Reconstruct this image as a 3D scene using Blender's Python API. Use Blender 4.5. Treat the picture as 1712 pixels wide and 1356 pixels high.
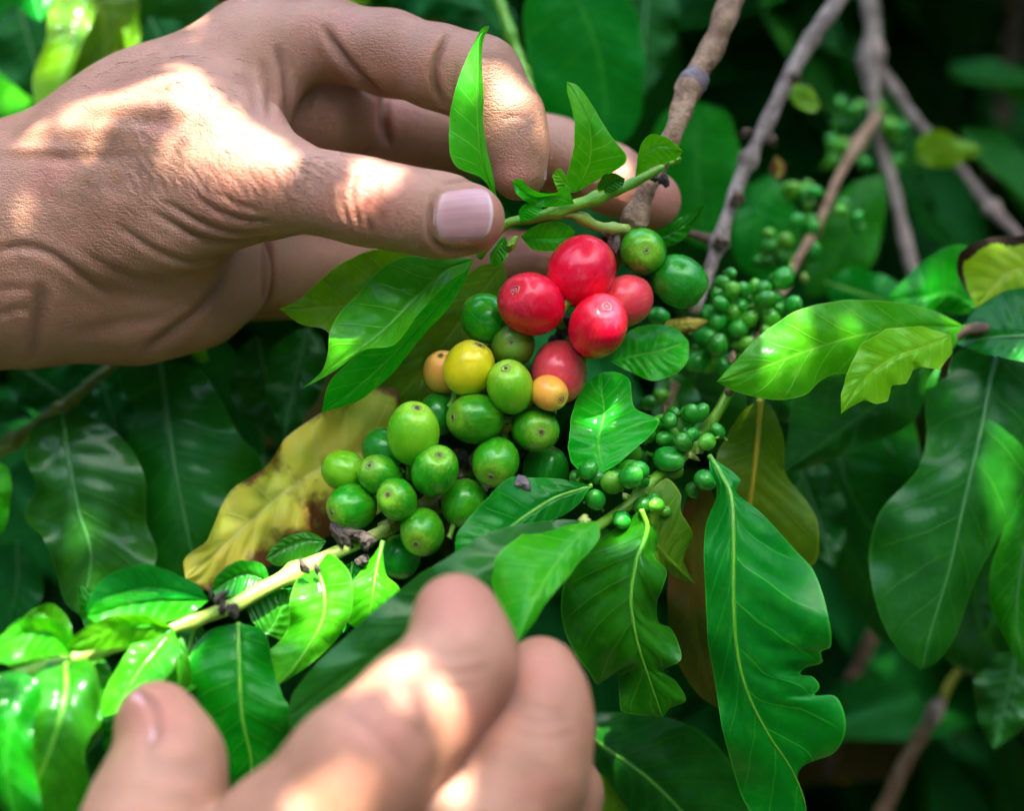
import bpy, math, random
import numpy as np
from mathutils import Vector, Matrix

random.seed(7)
RNG = np.random.default_rng(7)
C = bpy.context.scene.collection
for o in list(bpy.data.objects):
    bpy.data.objects.remove(o)

# ------------------------------------------------------------------ camera, sky, sun, exposure
S = 0.15                      # millimetres per photograph pixel in the plane of the fruit
D = 600.0                     # camera to fruit, millimetres
PITCH = math.radians(18)
ORIGIN = Vector((0, 0, 1.25))
AX = Vector((1, 0, 0))
AU = Vector((0, math.sin(PITCH), math.cos(PITCH)))
AZ = Vector((0, -math.cos(PITCH), math.sin(PITCH)))
FR = np.array([AX, AU, AZ])   # rows: picture right, picture up, towards the camera

cam = bpy.data.cameras.new('camera')
cam.sensor_fit = 'HORIZONTAL'
cam.sensor_width = 36
cam.lens = 36 * D / (1712 * S)
cam.clip_start = 0.01
cam.clip_end = 3000
cam.dof.use_dof = True
cam.dof.focus_distance = (D - 3) / 1000
cam.dof.aperture_fstop = 4.6
cam.dof.aperture_blades = 9
co = bpy.data.objects.new('camera', cam)
C.objects.link(co)
R3 = Matrix((AX, AU, AZ)).transposed()
co.matrix_world = Matrix.Translation(ORIGIN + AZ * D / 1000) @ R3.to_4x4()
sc = bpy.context.scene
sc.camera = co

SUN_F = np.array([0.12, 0.80, 0.50])      # towards the sun, in picture axes
SUN_F = SUN_F / np.linalg.norm(SUN_F)
SUN_W = Vector(SUN_F @ FR)
ELEV = math.asin(SUN_W.z)
AZIM = math.atan2(SUN_W.x, SUN_W.y)
world = bpy.data.worlds.new('World')
sc.world = world
world.use_nodes = True
wn = world.node_tree
wn.nodes.clear()
sky = wn.nodes.new('ShaderNodeTexSky')
sky.sky_type = 'NISHITA'
sky.sun_disc = False
sky.sun_elevation = ELEV
sky.sun_rotation = AZIM
sky.air_density = 1.0
sky.dust_density = 2.3
sky.ozone_density = 0.8
bg = wn.nodes.new('ShaderNodeBackground')
bg.inputs[1].default_value = 0.15
wo = wn.nodes.new('ShaderNodeOutputWorld')
wn.links.new(sky.outputs[0], bg.inputs[0])
wn.links.new(bg.outputs[0], wo.inputs[0])
sun = bpy.data.lights.new('sun', 'SUN')
sun.energy = 3.1
sun.angle = math.radians(0.42)
sun.color = (1.0, 0.93, 0.82)
so = bpy.data.objects.new('sun', sun)
C.objects.link(so)
so.location = (0, 0, 4)
so.rotation_euler = SUN_W.to_track_quat('Z', 'Y').to_euler()

sc.view_settings.view_transform = 'Standard'
sc.view_settings.look = 'None'
sc.view_settings.gamma = 1
sc.view_settings.exposure = 2.95
sc.view_settings.use_curve_mapping = False
sc.render.engine = 'CYCLES'
sc.cycles.use_denoising = True
sc.cycles.use_adaptive_sampling = True
sc.cycles.adaptive_threshold = 0.05
sc.cycles.max_bounces = 5
sc.cycles.diffuse_bounces = 3
sc.cycles.glossy_bounces = 2
sc.cycles.transmission_bounces = 4
sc.cycles.transparent_max_bounces = 5
sc.cycles.sample_clamp_indirect = 6
sc.cycles.caustics_reflective = False
sc.cycles.caustics_refractive = False

# ------------------------------------------------------------------ helpers
def frame(px, py, z):
    """photograph pixel and depth (mm towards the camera) to picture-axis millimetres"""
    px, py, z = np.asarray(px, float), np.asarray(py, float), np.asarray(z, float)
    k = S * (D - z) / D
    return np.stack([(px - 856) * k, -(py - 678) * k, z], -1)

def to_px(f):
    k = S * (D - f[:, 2]) / D
    return np.stack([f[:, 0] / k + 856, 678 - f[:, 1] / k], -1)

def W(f):
    return np.asarray(f) / 1000 @ FR + np.array(ORIGIN)

def P(px, py, z):
    return W(frame(px, py, z))

def catmull(pts, n, linear=False):
    p = np.asarray(pts, float)
    d = np.r_[0, np.cumsum(np.linalg.norm(np.diff(p[:, :2], axis=0), axis=1) + 1e-6)]
    t = np.linspace(0, d[-1], n)
    if linear or len(p) < 3:
        return np.stack([np.interp(t, d, p[:, k]) for k in range(p.shape[1])], -1)
    q = np.vstack([2 * p[0] - p[1], p, 2 * p[-1] - p[-2]])
    dd = np.r_[d[0] - (d[1] - d[0]), d, d[-1] + (d[-1] - d[-2])]
    i = np.clip(np.searchsorted(d, t, 'right') - 1, 0, len(p) - 2)
    u = ((t - d[i]) / (d[i + 1] - d[i]))[:, None]
    h = (d[i + 1] - d[i])[:, None]
    m0 = (q[i + 2] - q[i]) / (dd[i + 2] - dd[i])[:, None] * h
    m1 = (q[i + 3] - q[i + 1]) / (dd[i + 3] - dd[i + 1])[:, None] * h
    return ((2 * u**3 - 3 * u**2 + 1) * q[i + 1] + (u**3 - 2 * u**2 + u) * m0
            + (-2 * u**3 + 3 * u**2) * q[i + 2] + (u**3 - u**2) * m1)

def wloc(o):
    v = Vector((0, 0, 0))
    while o is not None:
        v += o.location
        o = o.parent
    return np.array(v)

def mesh_obj(name, verts, faces, mat, parent=None, uv=None, smooth=True, loc=None):
    """verts in world metres"""
    verts = np.asarray(verts, float)
    base = wloc(parent) if parent else (np.array(loc) if loc is not None else verts.mean(0))
    me = bpy.data.meshes.new(name)
    me.from_pydata((verts - base).tolist(), [], faces if isinstance(faces, list) else faces.tolist())
    if smooth:
        me.polygons.foreach_set('use_smooth', np.ones(len(me.polygons), bool))
    if uv is not None:
        lay = me.uv_layers.new(name='UVMap')
        li = np.zeros(len(me.loops), int)
        me.loops.foreach_get('vertex_index', li)
        lay.data.foreach_set('uv', np.asarray(uv, np.float32)[li].ravel())
    me.update()
    me.materials.append(mat)
    o = bpy.data.objects.new(name, me)
    C.objects.link(o)
    if parent:
        o.parent = parent
    else:
        o.location = base
    return o

def tag(o, label=None, cat=None, group=None, kind=None):
    if label: o['label'] = label
    if cat: o['category'] = cat
    if group: o['group'] = group
    if kind: o['kind'] = kind
    return o

def empty(name, loc, label, cat, group=None):
    e = bpy.data.objects.new(name, None)
    e.empty_display_size = 0.01
    C.objects.link(e)
    e.location = Vector(loc)
    return tag(e, label, cat, group)

# ------------------------------------------------------------------ materials
class N:
    def __init__(self, name):
        self.m = bpy.data.materials.new(name)
        self.m.use_nodes = True
        self.t = self.m.node_tree
        self.t.nodes.clear()
    def new(self, kind, **kw):
        n = self.t.nodes.new(kind)
        for k, v in kw.items():
            setattr(n, k, v)
        return n
    def put(self, sock, v):
        if hasattr(v, 'node'):
            self.t.links.new(v, sock)
        elif v is not None:
            if hasattr(sock.default_value, '__len__') and len(sock.default_value) == 4 and len(v) == 3:
                v = (*v, 1)
            sock.default_value = v
    def math(self, op, a, b=None, c=None, clamp=False):
        n = self.new('ShaderNodeMath', operation=op, use_clamp=clamp)
        for i, v in enumerate((a, b, c)):
            if v is not None:
                self.put(n.inputs[i], v)
        return n.outputs[0]
    def mix(self, fac, a, b, mode='MIX'):
        n = self.new('ShaderNodeMix', data_type='RGBA', blend_type=mode)
        self.put(n.inputs[0], fac)
        self.put(n.inputs[6], a)
        self.put(n.inputs[7], b)
        return n.outputs[2]
    def ramp(self, v, lo, hi, smooth=True):
        n = self.new('ShaderNodeMapRange', interpolation_type='SMOOTHSTEP' if smooth else 'LINEAR')
        self.put(n.inputs[0], v)
        n.inputs[1].default_value = lo
        n.inputs[2].default_value = hi
        return n.outputs[0]
    def noise(self, vec, scale, detail=3, rough=0.5, dist=0.0):
        n = self.new('ShaderNodeTexNoise')
        self.put(n.inputs['Vector'], vec)
        n.inputs['Scale'].default_value = scale
        n.inputs['Detail'].default_value = detail
        n.inputs['Roughness'].default_value = rough
        n.inputs['Distortion'].default_value = dist
        return n.outputs[0]
    def vor(self, vec, scale, feature='F1'):
        n = self.new('ShaderNodeTexVoronoi', feature=feature)
        self.put(n.inputs['Vector'], vec)
        n.inputs['Scale'].default_value = scale
        return n.outputs[0]
    def scaled(self, vec, s):
        n = self.new('ShaderNodeMapping')
        self.put(n.inputs[0], vec)
        n.inputs['Scale'].default_value = s
        return n.outputs[0]
    def bump(self, h, strength, dist, normal=None):
        n = self.new('ShaderNodeBump')
        n.inputs['Strength'].default_value = strength
        n.inputs['Distance'].default_value = dist
        self.put(n.inputs['Height'], h)
        if normal is not None:
            self.put(n.inputs['Normal'], normal)
        return n.outputs[0]
    def obj(self):
        return self.new('ShaderNodeTexCoord').outputs['Object']
    def principled(self, **kw):
        n = self.new('ShaderNodeBsdfPrincipled')
        for k, v in kw.items():
            self.put(n.inputs[k.replace('_', ' ')], v)
        return n.outputs[0]
    def out(self, sh):
        o = self.new('ShaderNodeOutputMaterial')
        self.t.links.new(sh, o.inputs[0])
        return self.m

def leaf_material(name, col, col2, vein, trans=0.3, tcol=None, rough=0.34, nv=9.0, blotch=None, blotch_at=(0.5, 0.62),
                  edge=None, vein_amt=0.45, spec=0.22, cheap=False, coat=0.23):
    g = N(name)
    uv = g.new('ShaderNodeUVMap').outputs[0]
    sep = g.new('ShaderNodeSeparateXYZ')
    g.put(sep.inputs[0], uv)
    u, v = sep.outputs[0], sep.outputs[1]
    au = g.math('ABSOLUTE', g.math('MULTIPLY_ADD', u, 2.0, -1.0))
    info = g.new('ShaderNodeObjectInfo')
    rnd = info.outputs['Random']
    ob = g.obj()
    wob = g.noise(ob, 60, 2)
    s = g.math('MULTIPLY', v, nv)
    s = g.math('SUBTRACT', s, g.math('MULTIPLY', g.math('POWER', au, 0.8), nv * 0.16))
    s = g.math('ADD', s, g.math('MULTIPLY', wob, 0.5))
    s = g.math('ADD', s, g.math('MULTIPLY', g.math('GREATER_THAN', u, 0.5), 0.45))
    pp = g.math('PINGPONG', s, 0.5)
    lat = g.math('SUBTRACT', 1.0, g.ramp(pp, 0.0, 0.055))
    lat = g.math('MULTIPLY', lat, g.ramp(au, 1.0, 0.72))
    midv = g.math('SUBTRACT', 1.0, g.ramp(au, 0.0, 0.05))
    if not cheap:
        fine = g.vor(ob, 420, 'DISTANCE_TO_EDGE')
    mot = g.noise(ob, 45, 4, 0.6)
    mot2 = g.noise(ob, 260, 3, 0.6)
    base = g.mix(g.ramp(mot, 0.3, 0.72), col, col2)
    base = g.mix(g.math('MULTIPLY', g.ramp(mot2, 0.45, 0.75), 0.25), base, vein)
    base = g.mix(g.math('MULTIPLY', lat, vein_amt), base, vein)
    base = g.mix(g.math('MULTIPLY', midv, 0.6), base, vein)
    base = g.mix(g.math('MULTIPLY', g.ramp(au, 0.955, 0.99), 0.6), base, vein)
    # pale pinprick specks and tiny brown spots of wear
    sp = g.vor(ob, 160)
    base = g.mix(g.math('MULTIPLY', g.math('LESS_THAN', sp, 0.045), 0.5), base, (0.09, 0.05, 0.015))
    if blotch:
        bn = g.noise(ob, 38, 5, 0.62)
        w = g.math('ADD', bn, g.math('MULTIPLY', g.math('POWER', au, 3.0), edge or 0.0))
        base = g.mix(g.ramp(w, *blotch_at), base, blotch)
    hsv = g.new('ShaderNodeHueSaturation')
    g.put(hsv.inputs['Value'], g.math('MULTIPLY_ADD', rnd, 0.4, 0.8))
    g.put(hsv.inputs['Hue'], g.math('MULTIPLY_ADD', rnd, 0.03, 0.485))
    g.put(hsv.inputs['Color'], base)
    colr = hsv.outputs[0]
    nb = None
    if not cheap:
        h = g.math('ADD', g.math('MULTIPLY', lat, -0.8), g.math('MULTIPLY', fine, 0.5))
        h = g.math('ADD', h, g.math('MULTIPLY', mot2, 0.35))
        nb = g.bump(h, 0.30, 0.0005)
    rg = g.math('MULTIPLY_ADD', mot2, 0.22, rough - 0.1)
    pr = g.principled(Base_Color=colr, Roughness=rg, **({} if cheap else {'Normal': nb}))
    pn = pr.node
    pn.inputs['Specular IOR Level'].default_value = spec
    pn.inputs['Specular Tint'].default_value = ((0.15, 1.0, 0.35, 1) if cheap else (0.30, 1.0, 0.48, 1))
    if not cheap:
        pn.inputs['Coat Weight'].default_value = coat
        pn.inputs['Coat Roughness'].default_value = 0.14
        pn.inputs['Coat Tint'].default_value = (0.86, 1.0, 0.92, 1)
    tr = g.new('ShaderNodeBsdfTranslucent')
    tc = g.mix(1.0, colr, tcol or (1.6, 1.5, 0.35), 'MULTIPLY')
    g.put(tr.inputs[0], tc)
    if nb is not None:
        g.put(tr.inputs[1], nb)
    ms = g.new('ShaderNodeMixShader')
    ms.inputs[0].default_value = trans
    g.t.links.new(pr, ms.inputs[1])
    g.t.links.new(tr.outputs[0], ms.inputs[2])
    return g.out(ms.outputs[0])

LM = {
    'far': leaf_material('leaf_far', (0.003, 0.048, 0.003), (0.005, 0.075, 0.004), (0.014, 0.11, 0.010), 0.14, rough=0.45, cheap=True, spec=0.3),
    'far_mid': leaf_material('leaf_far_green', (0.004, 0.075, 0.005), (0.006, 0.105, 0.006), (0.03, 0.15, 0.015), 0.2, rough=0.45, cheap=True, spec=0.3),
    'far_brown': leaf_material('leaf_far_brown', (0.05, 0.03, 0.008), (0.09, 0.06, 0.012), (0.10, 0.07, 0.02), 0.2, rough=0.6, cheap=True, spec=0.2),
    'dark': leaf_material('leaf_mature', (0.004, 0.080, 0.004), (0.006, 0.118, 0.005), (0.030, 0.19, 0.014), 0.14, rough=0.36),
    'mid': leaf_material('leaf_green', (0.004, 0.155, 0.002), (0.010, 0.215, 0.003), (0.07, 0.38, 0.03), 0.28, rough=0.38),
    'young': leaf_material('leaf_young', (0.030, 0.36, 0.004), (0.060, 0.44, 0.005), (0.20, 0.58, 0.05), 0.40, rough=0.38),
    'lime': leaf_material('leaf_lime', (0.13, 0.42, 0.004), (0.20, 0.48, 0.006), (0.38, 0.58, 0.05), 0.42, rough=0.38),
    'olive': leaf_material('leaf_olive', (0.060, 0.170, 0.004), (0.110, 0.200, 0.006), (0.26, 0.32, 0.02), 0.35, rough=0.5,
                           blotch=(0.12, 0.10, 0.012), blotch_at=(0.55, 0.75)),
    'yellow': leaf_material('leaf_yellowed', (0.58, 0.60, 0.060), (0.80, 0.58, 0.075), (0.80, 0.70, 0.28), 0.30, (1.2, 1.1, 0.5),
                            rough=0.5, coat=0.1, blotch=(0.17, 0.055, 0.024), blotch_at=(0.56, 0.69), edge=0.16, vein_amt=0.35),
    'burnt': leaf_material('leaf_burnt_edge', (0.20, 0.40, 0.008), (0.32, 0.48, 0.01), (0.45, 0.5, 0.12), 0.35, (1.3, 1.2, 0.4),
                           rough=0.5, blotch=(0.035, 0.014, 0.010), blotch_at=(0.70, 0.74), edge=0.42),
    'brown': leaf_material('leaf_browning', (0.06, 0.07, 0.005), (0.11, 0.075, 0.006), (0.10, 0.12, 0.01), 0.3, (1.2, 1.0, 0.4),
                           rough=0.6, blotch=(0.13, 0.045, 0.010), blotch_at=(0.5, 0.64)),
}

def plain(name, col, col2, scale, rough=0.5, bump=0.3, dist=0.0004, stretch=(1, 1, 1), sss=0.0):
    g = N(name)
    ob = g.scaled(g.obj(), stretch)
    n1 = g.noise(ob, scale, 5, 0.65)
    n2 = g.noise(ob, scale * 5, 3, 0.6)
    c = g.mix(g.ramp(n1, 0.32, 0.68), col, col2)
    c = g.mix(g.math('MULTIPLY', g.ramp(n2, 0.5, 0.8), 0.35), c, tuple(min(1, x * 1.7) for x in col2))
    h = g.math('ADD', n1, g.math('MULTIPLY', n2, 0.5))
    p = g.principled(Base_Color=c, Roughness=rough, Normal=g.bump(h, bump, dist))
    if sss:
        p.node.inputs['Subsurface Weight'].default_value = sss
        p.node.inputs['Subsurface Radius'].default_value = (0.4, 1.0, 0.2)
        p.node.inputs['Subsurface Scale'].default_value = 0.002
    return g.out(p)

M_RIB = plain('midrib_pale', (0.07, 0.33, 0.015), (0.13, 0.40, 0.02), 200, 0.4, 0.2, 0.0002)
M_RIB_DARK = plain('midrib_dim', (0.03, 0.17, 0.03), (0.05, 0.20, 0.04), 200, 0.4, 0.2, 0.0002)
M_RIB_YELLOW = plain('midrib_yellow', (0.36, 0.33, 0.02), (0.42, 0.30, 0.02), 200, 0.45, 0.2, 0.0002)
M_STEM = plain('green_stem', (0.08, 0.30, 0.01), (0.18, 0.40, 0.02), 120, 0.42, 0.3, 0.0004)
M_STEM_PALE = plain('pale_stem', (0.22, 0.38, 0.04), (0.36, 0.44, 0.10), 120, 0.45, 0.3, 0.0004)
M_STEM_OLIVE = plain('olive_stem', (0.10, 0.16, 0.012), (0.19, 0.20, 0.02), 120, 0.5, 0.3, 0.0004)
M_BARK = plain('tan_bark', (0.15, 0.075, 0.034), (0.36, 0.23, 0.13), 170, 0.75, 1.0, 0.0016, (1, 1, 1))
M_BARK_GREY = plain('grey_bark', (0.095, 0.070, 0.052), (0.30, 0.24, 0.19), 150, 0.8, 1.0, 0.0016)
M_BARK_DARK = plain('dark_bark', (0.045, 0.028, 0.016), (0.12, 0.075, 0.04), 110, 0.8, 0.8, 0.0008)
M_NODE = plain('stem_node', (0.10, 0.075, 0.085), (0.22, 0.17, 0.17), 300, 0.7, 0.8, 0.0006)
M_DRY = plain('dried_flower', (0.022, 0.016, 0.014), (0.10, 0.075, 0.055), 500, 0.7, 1.0, 0.0006)

def fruit_material(name, col, col2, tip, tip_amt=0.5, rough=0.27, sss=0.12, streak=0.35, hue=0.016):
    g = N(name)
    ob = g.obj()
    sep = g.new('ShaderNodeSeparateXYZ')
    g.put(sep.inputs[0], ob)
    rnd = g.new('ShaderNodeObjectInfo').outputs['Random']
    shift = g.new('ShaderNodeVectorMath', operation='ADD')
    g.put(shift.inputs[0], ob)
    cx = g.new('ShaderNodeCombineXYZ')
    for i in range(3):
        g.put(cx.inputs[i], g.math('MULTIPLY', rnd, 17.0 + 9 * i))
    g.put(shift.inputs[1], cx.outputs[0])
    ob2 = shift.outputs[0]
    st = g.noise(g.scaled(ob2, (3.2, 3.2, 0.5)), 2.2, 4, 0.6)
    big = g.noise(ob2, 1.1, 3, 0.5)
    fleck = g.noise(ob2, 14, 3, 0.6)
    c = g.mix(g.ramp(big, 0.35, 0.66), col, col2)
    c = g.mix(g.math('MULTIPLY', g.ramp(st, 0.5, 0.72), streak), c, tip)
    tz = g.math('ADD', sep.outputs[2], g.math('MULTIPLY', g.math('SUBTRACT', st, 0.5), 0.7))
    c = g.mix(g.math('MULTIPLY', g.ramp(tz, 0.55, 1.02), tip_amt), c, tip)
    dots = g.vor(ob2, 11)
    c = g.mix(g.math('MULTIPLY', g.math('LESS_THAN', dots, 0.12), 0.30), c, tip)
    hsv = g.new('ShaderNodeHueSaturation')
    g.put(hsv.inputs['Value'], g.math('MULTIPLY_ADD', rnd, 0.3, 0.85))
    g.put(hsv.inputs['Hue'], g.math('MULTIPLY_ADD', rnd, hue, 0.5 - hue / 2))
    g.put(hsv.inputs['Color'], c)
    h = g.math('ADD', g.math('MULTIPLY', st, 0.6), g.math('MULTIPLY', fleck, 0.25))
    p = g.principled(Base_Color=hsv.outputs[0], Roughness=g.math('MULTIPLY_ADD', fleck, 0.2, rough - 0.08),
                     Normal=g.bump(h, 0.12, 0.0008))
    n = p.node
    n.inputs['Subsurface Weight'].default_value = sss
    n.inputs['Subsurface Radius'].default_value = (1.0, 0.6, 0.3)
    n.inputs['Subsurface Scale'].default_value = 0.0018
    n.inputs['Coat Weight'].default_value = 0.42
    n.inputs['Specular Tint'].default_value = (*(0.35 + 0.65 * c_ / max(col) for c_ in col), 1)
    n.inputs['Coat Roughness'].default_value = 0.11
    return g.out(p)

FM = {
    'red': fruit_material('cherry_red', (0.78, 0.003, 0.030), (0.66, 0.002, 0.036), (0.80, 0.10, 0.14), 0.35, hue=0.004),
    'rose': fruit_material('cherry_rose', (0.86, 0.080, 0.080), (0.82, 0.055, 0.075), (0.84, 0.28, 0.16), 0.3, streak=0.4, hue=0.004),
    'yellow': fruit_material('cherry_yellow', (0.88, 0.72, 0.008), (0.76, 0.68, 0.012), (0.60, 0.56, 0.06), 0.3),
    'orange': fruit_material('cherry_orange', (0.86, 0.36, 0.045), (0.84, 0.28, 0.06), (0.72, 0.50, 0.06), 0.6),
    'peach': fruit_material('cherry_peach', (0.84, 0.30, 0.09), (0.80, 0.34, 0.06), (0.82, 0.46, 0.08), 0.5),
    'green': fruit_material('cherry_green', (0.014, 0.29, 0.006), (0.045, 0.36, 0.006), (0.26, 0.52, 0.03), 0.7),
    'deep': fruit_material('cherry_deep_green', (0.006, 0.22, 0.010), (0.010, 0.26, 0.012), (0.08, 0.36, 0.03), 0.4),
    'lime': fruit_material('cherry_lime', (0.12, 0.46, 0.008), (0.19, 0.50, 0.010), (0.38, 0.60, 0.05), 0.6),
    'olive': fruit_material('cherry_olive', (0.060, 0.24, 0.010), (0.10, 0.26, 0.012), (0.22, 0.34, 0.03), 0.6),
    'berry': fruit_material('berry_green', (0.010, 0.20, 0.010), (0.018, 0.26, 0.012), (0.08, 0.34, 0.04), 0.5, rough=0.22, sss=0),
    'berry_light': fruit_material('berry_light', (0.045, 0.29, 0.010), (0.08, 0.34, 0.012), (0.20, 0.44, 0.05), 0.5, rough=0.24, sss=0),
}
M_SCAR = plain('blossom_scar', (0.16, 0.13, 0.05), (0.34, 0.30, 0.12), 6, 0.7, 0.5, 0.0003)
M_SCAR_RED = plain('blossom_scar_red', (0.40, 0.05, 0.06), (0.62, 0.22, 0.20), 6, 0.6, 0.4, 0.0003)
M_SCAR_DARK = plain('blossom_scar_centre', (0.05, 0.035, 0.015), (0.12, 0.09, 0.04), 6, 0.8, 0.5, 0.0003)

def skin_material():
    g = N('skin')
    ob = g.obj()
    big = g.noise(ob, 26, 4, 0.6)
    med = g.noise(ob, 120, 4, 0.65)
    at = g.new('ShaderNodeAttribute', attribute_name='flush')
    base = g.mix(g.ramp(big, 0.3, 0.7), (0.305, 0.146, 0.082), (0.43, 0.228, 0.142))
    base = g.mix(g.math('MULTIPLY', g.ramp(med, 0.45, 0.75), 0.45), base, (0.47, 0.228, 0.150))
    base = g.mix(g.math('MULTIPLY', at.outputs['Fac'], 0.85), base, (0.50, 0.150, 0.110))
    freck = g.noise(ob, 330, 2, 0.5)
    base = g.mix(g.math('MULTIPLY', g.ramp(freck, 0.66, 0.74), 0.25), base, (0.26, 0.13, 0.085))
    blot = g.noise(ob, 55, 3, 0.5)
    base = g.mix(g.math('MULTIPLY', g.ramp(blot, 0.55, 0.75), 0.4), base, (0.45, 0.150, 0.115))
    crease_tint = g.new('ShaderNodeAttribute', attribute_name='crease_tint').outputs['Fac']
    base = g.mix(g.math('MULTIPLY', crease_tint, 0.5), base, (0.12, 0.055, 0.032))  # brown tint that grows with groove depth
    vor = g.vor(g.scaled(ob, (1.0, 1.0, 1.0)), 1250, 'DISTANCE_TO_EDGE')
    vor2 = g.vor(g.scaled(ob, (0.5, 1.0, 1.5)), 640, 'DISTANCE_TO_EDGE')
    crk = g.math('ADD', g.math('MULTIPLY', g.ramp(vor, 0.0, 0.3), 0.34), g.math('MULTIPLY', g.ramp(vor2, 0.0, 0.2), 0.34))
    h = g.math('ADD', crk, g.math('MULTIPLY', med, 0.9))
    h = g.math('ADD', h, g.math('MULTIPLY', g.noise(ob, 900, 3, 0.6), 0.5))
    wr = g.new('ShaderNodeAttribute', attribute_name='wrinkle').outputs['Fac']
    mp = g.new('ShaderNodeMapping')
    g.put(mp.inputs[0], ob)
    mp.inputs['Rotation'].default_value = (0, math.radians(-38), 0)
    mp2 = g.scaled(mp.outputs[0], (0.22, 0.5, 1.5))
    ln = g.noise(mp2, 420, 4, 0.55, 0.6)
    h = g.math('ADD', h, g.math('MULTIPLY', g.math('MULTIPLY', ln, 3.2), wr))
    nb = g.bump(h, 0.42, 0.00050)
    p = g.principled(Base_Color=base, Roughness=g.math('MULTIPLY_ADD', med, 0.25, 0.36), Normal=nb)
    n = p.node
    n.inputs['Subsurface Weight'].default_value = 0.22
    n.inputs['Subsurface Radius'].default_value = (1.0, 0.35, 0.2)
    n.inputs['Subsurface Scale'].default_value = 0.0035
    n.inputs['Specular IOR Level'].default_value = 0.42
    return g.out(p)

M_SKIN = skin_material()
def nail_material(white=0.5):
    g = N('fingernail')
    uv = g.new('ShaderNodeUVMap').outputs[0]
    sep = g.new('ShaderNodeSeparateXYZ')
    g.put(sep.inputs[0], uv)
    v = sep.outputs[1]
    ridg = g.noise(g.scaled(uv, (26, 0.6, 1)), 1.0, 2)
    c = g.mix(g.ramp(ridg, 0.3, 0.7), (0.50, 0.25, 0.245), (0.56, 0.32, 0.31))
    c = g.mix(g.math('MULTIPLY', g.ramp(v, 0.22, 0.06), 0.4), c, (0.60, 0.44, 0.42))
    c = g.mix(g.math('MULTIPLY', g.ramp(v, 0.935, 0.965), white), c, (0.66, 0.58, 0.50))
    p = g.principled(Base_Color=c, Roughness=0.30 if white else 0.55, Normal=g.bump(ridg, 0.15, 0.0003))
    p.node.inputs['Subsurface Weight'].default_value = 0.15
    p.node.inputs['Subsurface Radius'].default_value = (1, 0.4, 0.25)
    p.node.inputs['Subsurface Scale'].default_value = 0.002
    return g.out(p)
M_NAIL = nail_material()
M_NAIL_PLAIN = nail_material(0.0)
M_HAIR = plain('body_hair', (0.05, 0.028, 0.016), (0.12, 0.075, 0.045), 300, 0.4, 0.0)

def ground_material():
    g = N('ground_soil')
    ob = g.obj()
    n1 = g.noise(ob, 3, 8, 0.65)
    n2 = g.noise(ob, 40, 6, 0.7)
    c = g.mix(g.ramp(n1, 0.35, 0.65), (0.060, 0.038, 0.022), (0.050, 0.065, 0.020))
    c = g.mix(g.math('MULTIPLY', g.ramp(n2, 0.5, 0.7), 0.6), c, (0.13, 0.085, 0.045))
    return g.out(g.principled(Base_Color=c, Roughness=0.95, Normal=g.bump(n2, 0.8, 0.02)))

# ------------------------------------------------------------------ the setting
gs = 60
gx = np.r_[-1500, -400, np.linspace(-6, 6, gs), 400, 1500]
gv = []
for y in gx:
    for x in gx:
        near = max(0, 1 - math.hypot(x, y) / 7)
        gv.append((x, y, 0.05 * near * (math.sin(3.1 * x + 1.3 * y) + math.sin(2.3 * y - 1.7 * x + 1)) - 0.05))
ng = len(gx)
gf = [(j * ng + i, j * ng + i + 1, (j + 1) * ng + i + 1, (j + 1) * ng + i) for j in range(ng - 1) for i in range(ng - 1)]
tag(mesh_obj('ground', gv, gf, ground_material(), loc=(0, 0, 0)), kind='structure')

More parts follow.
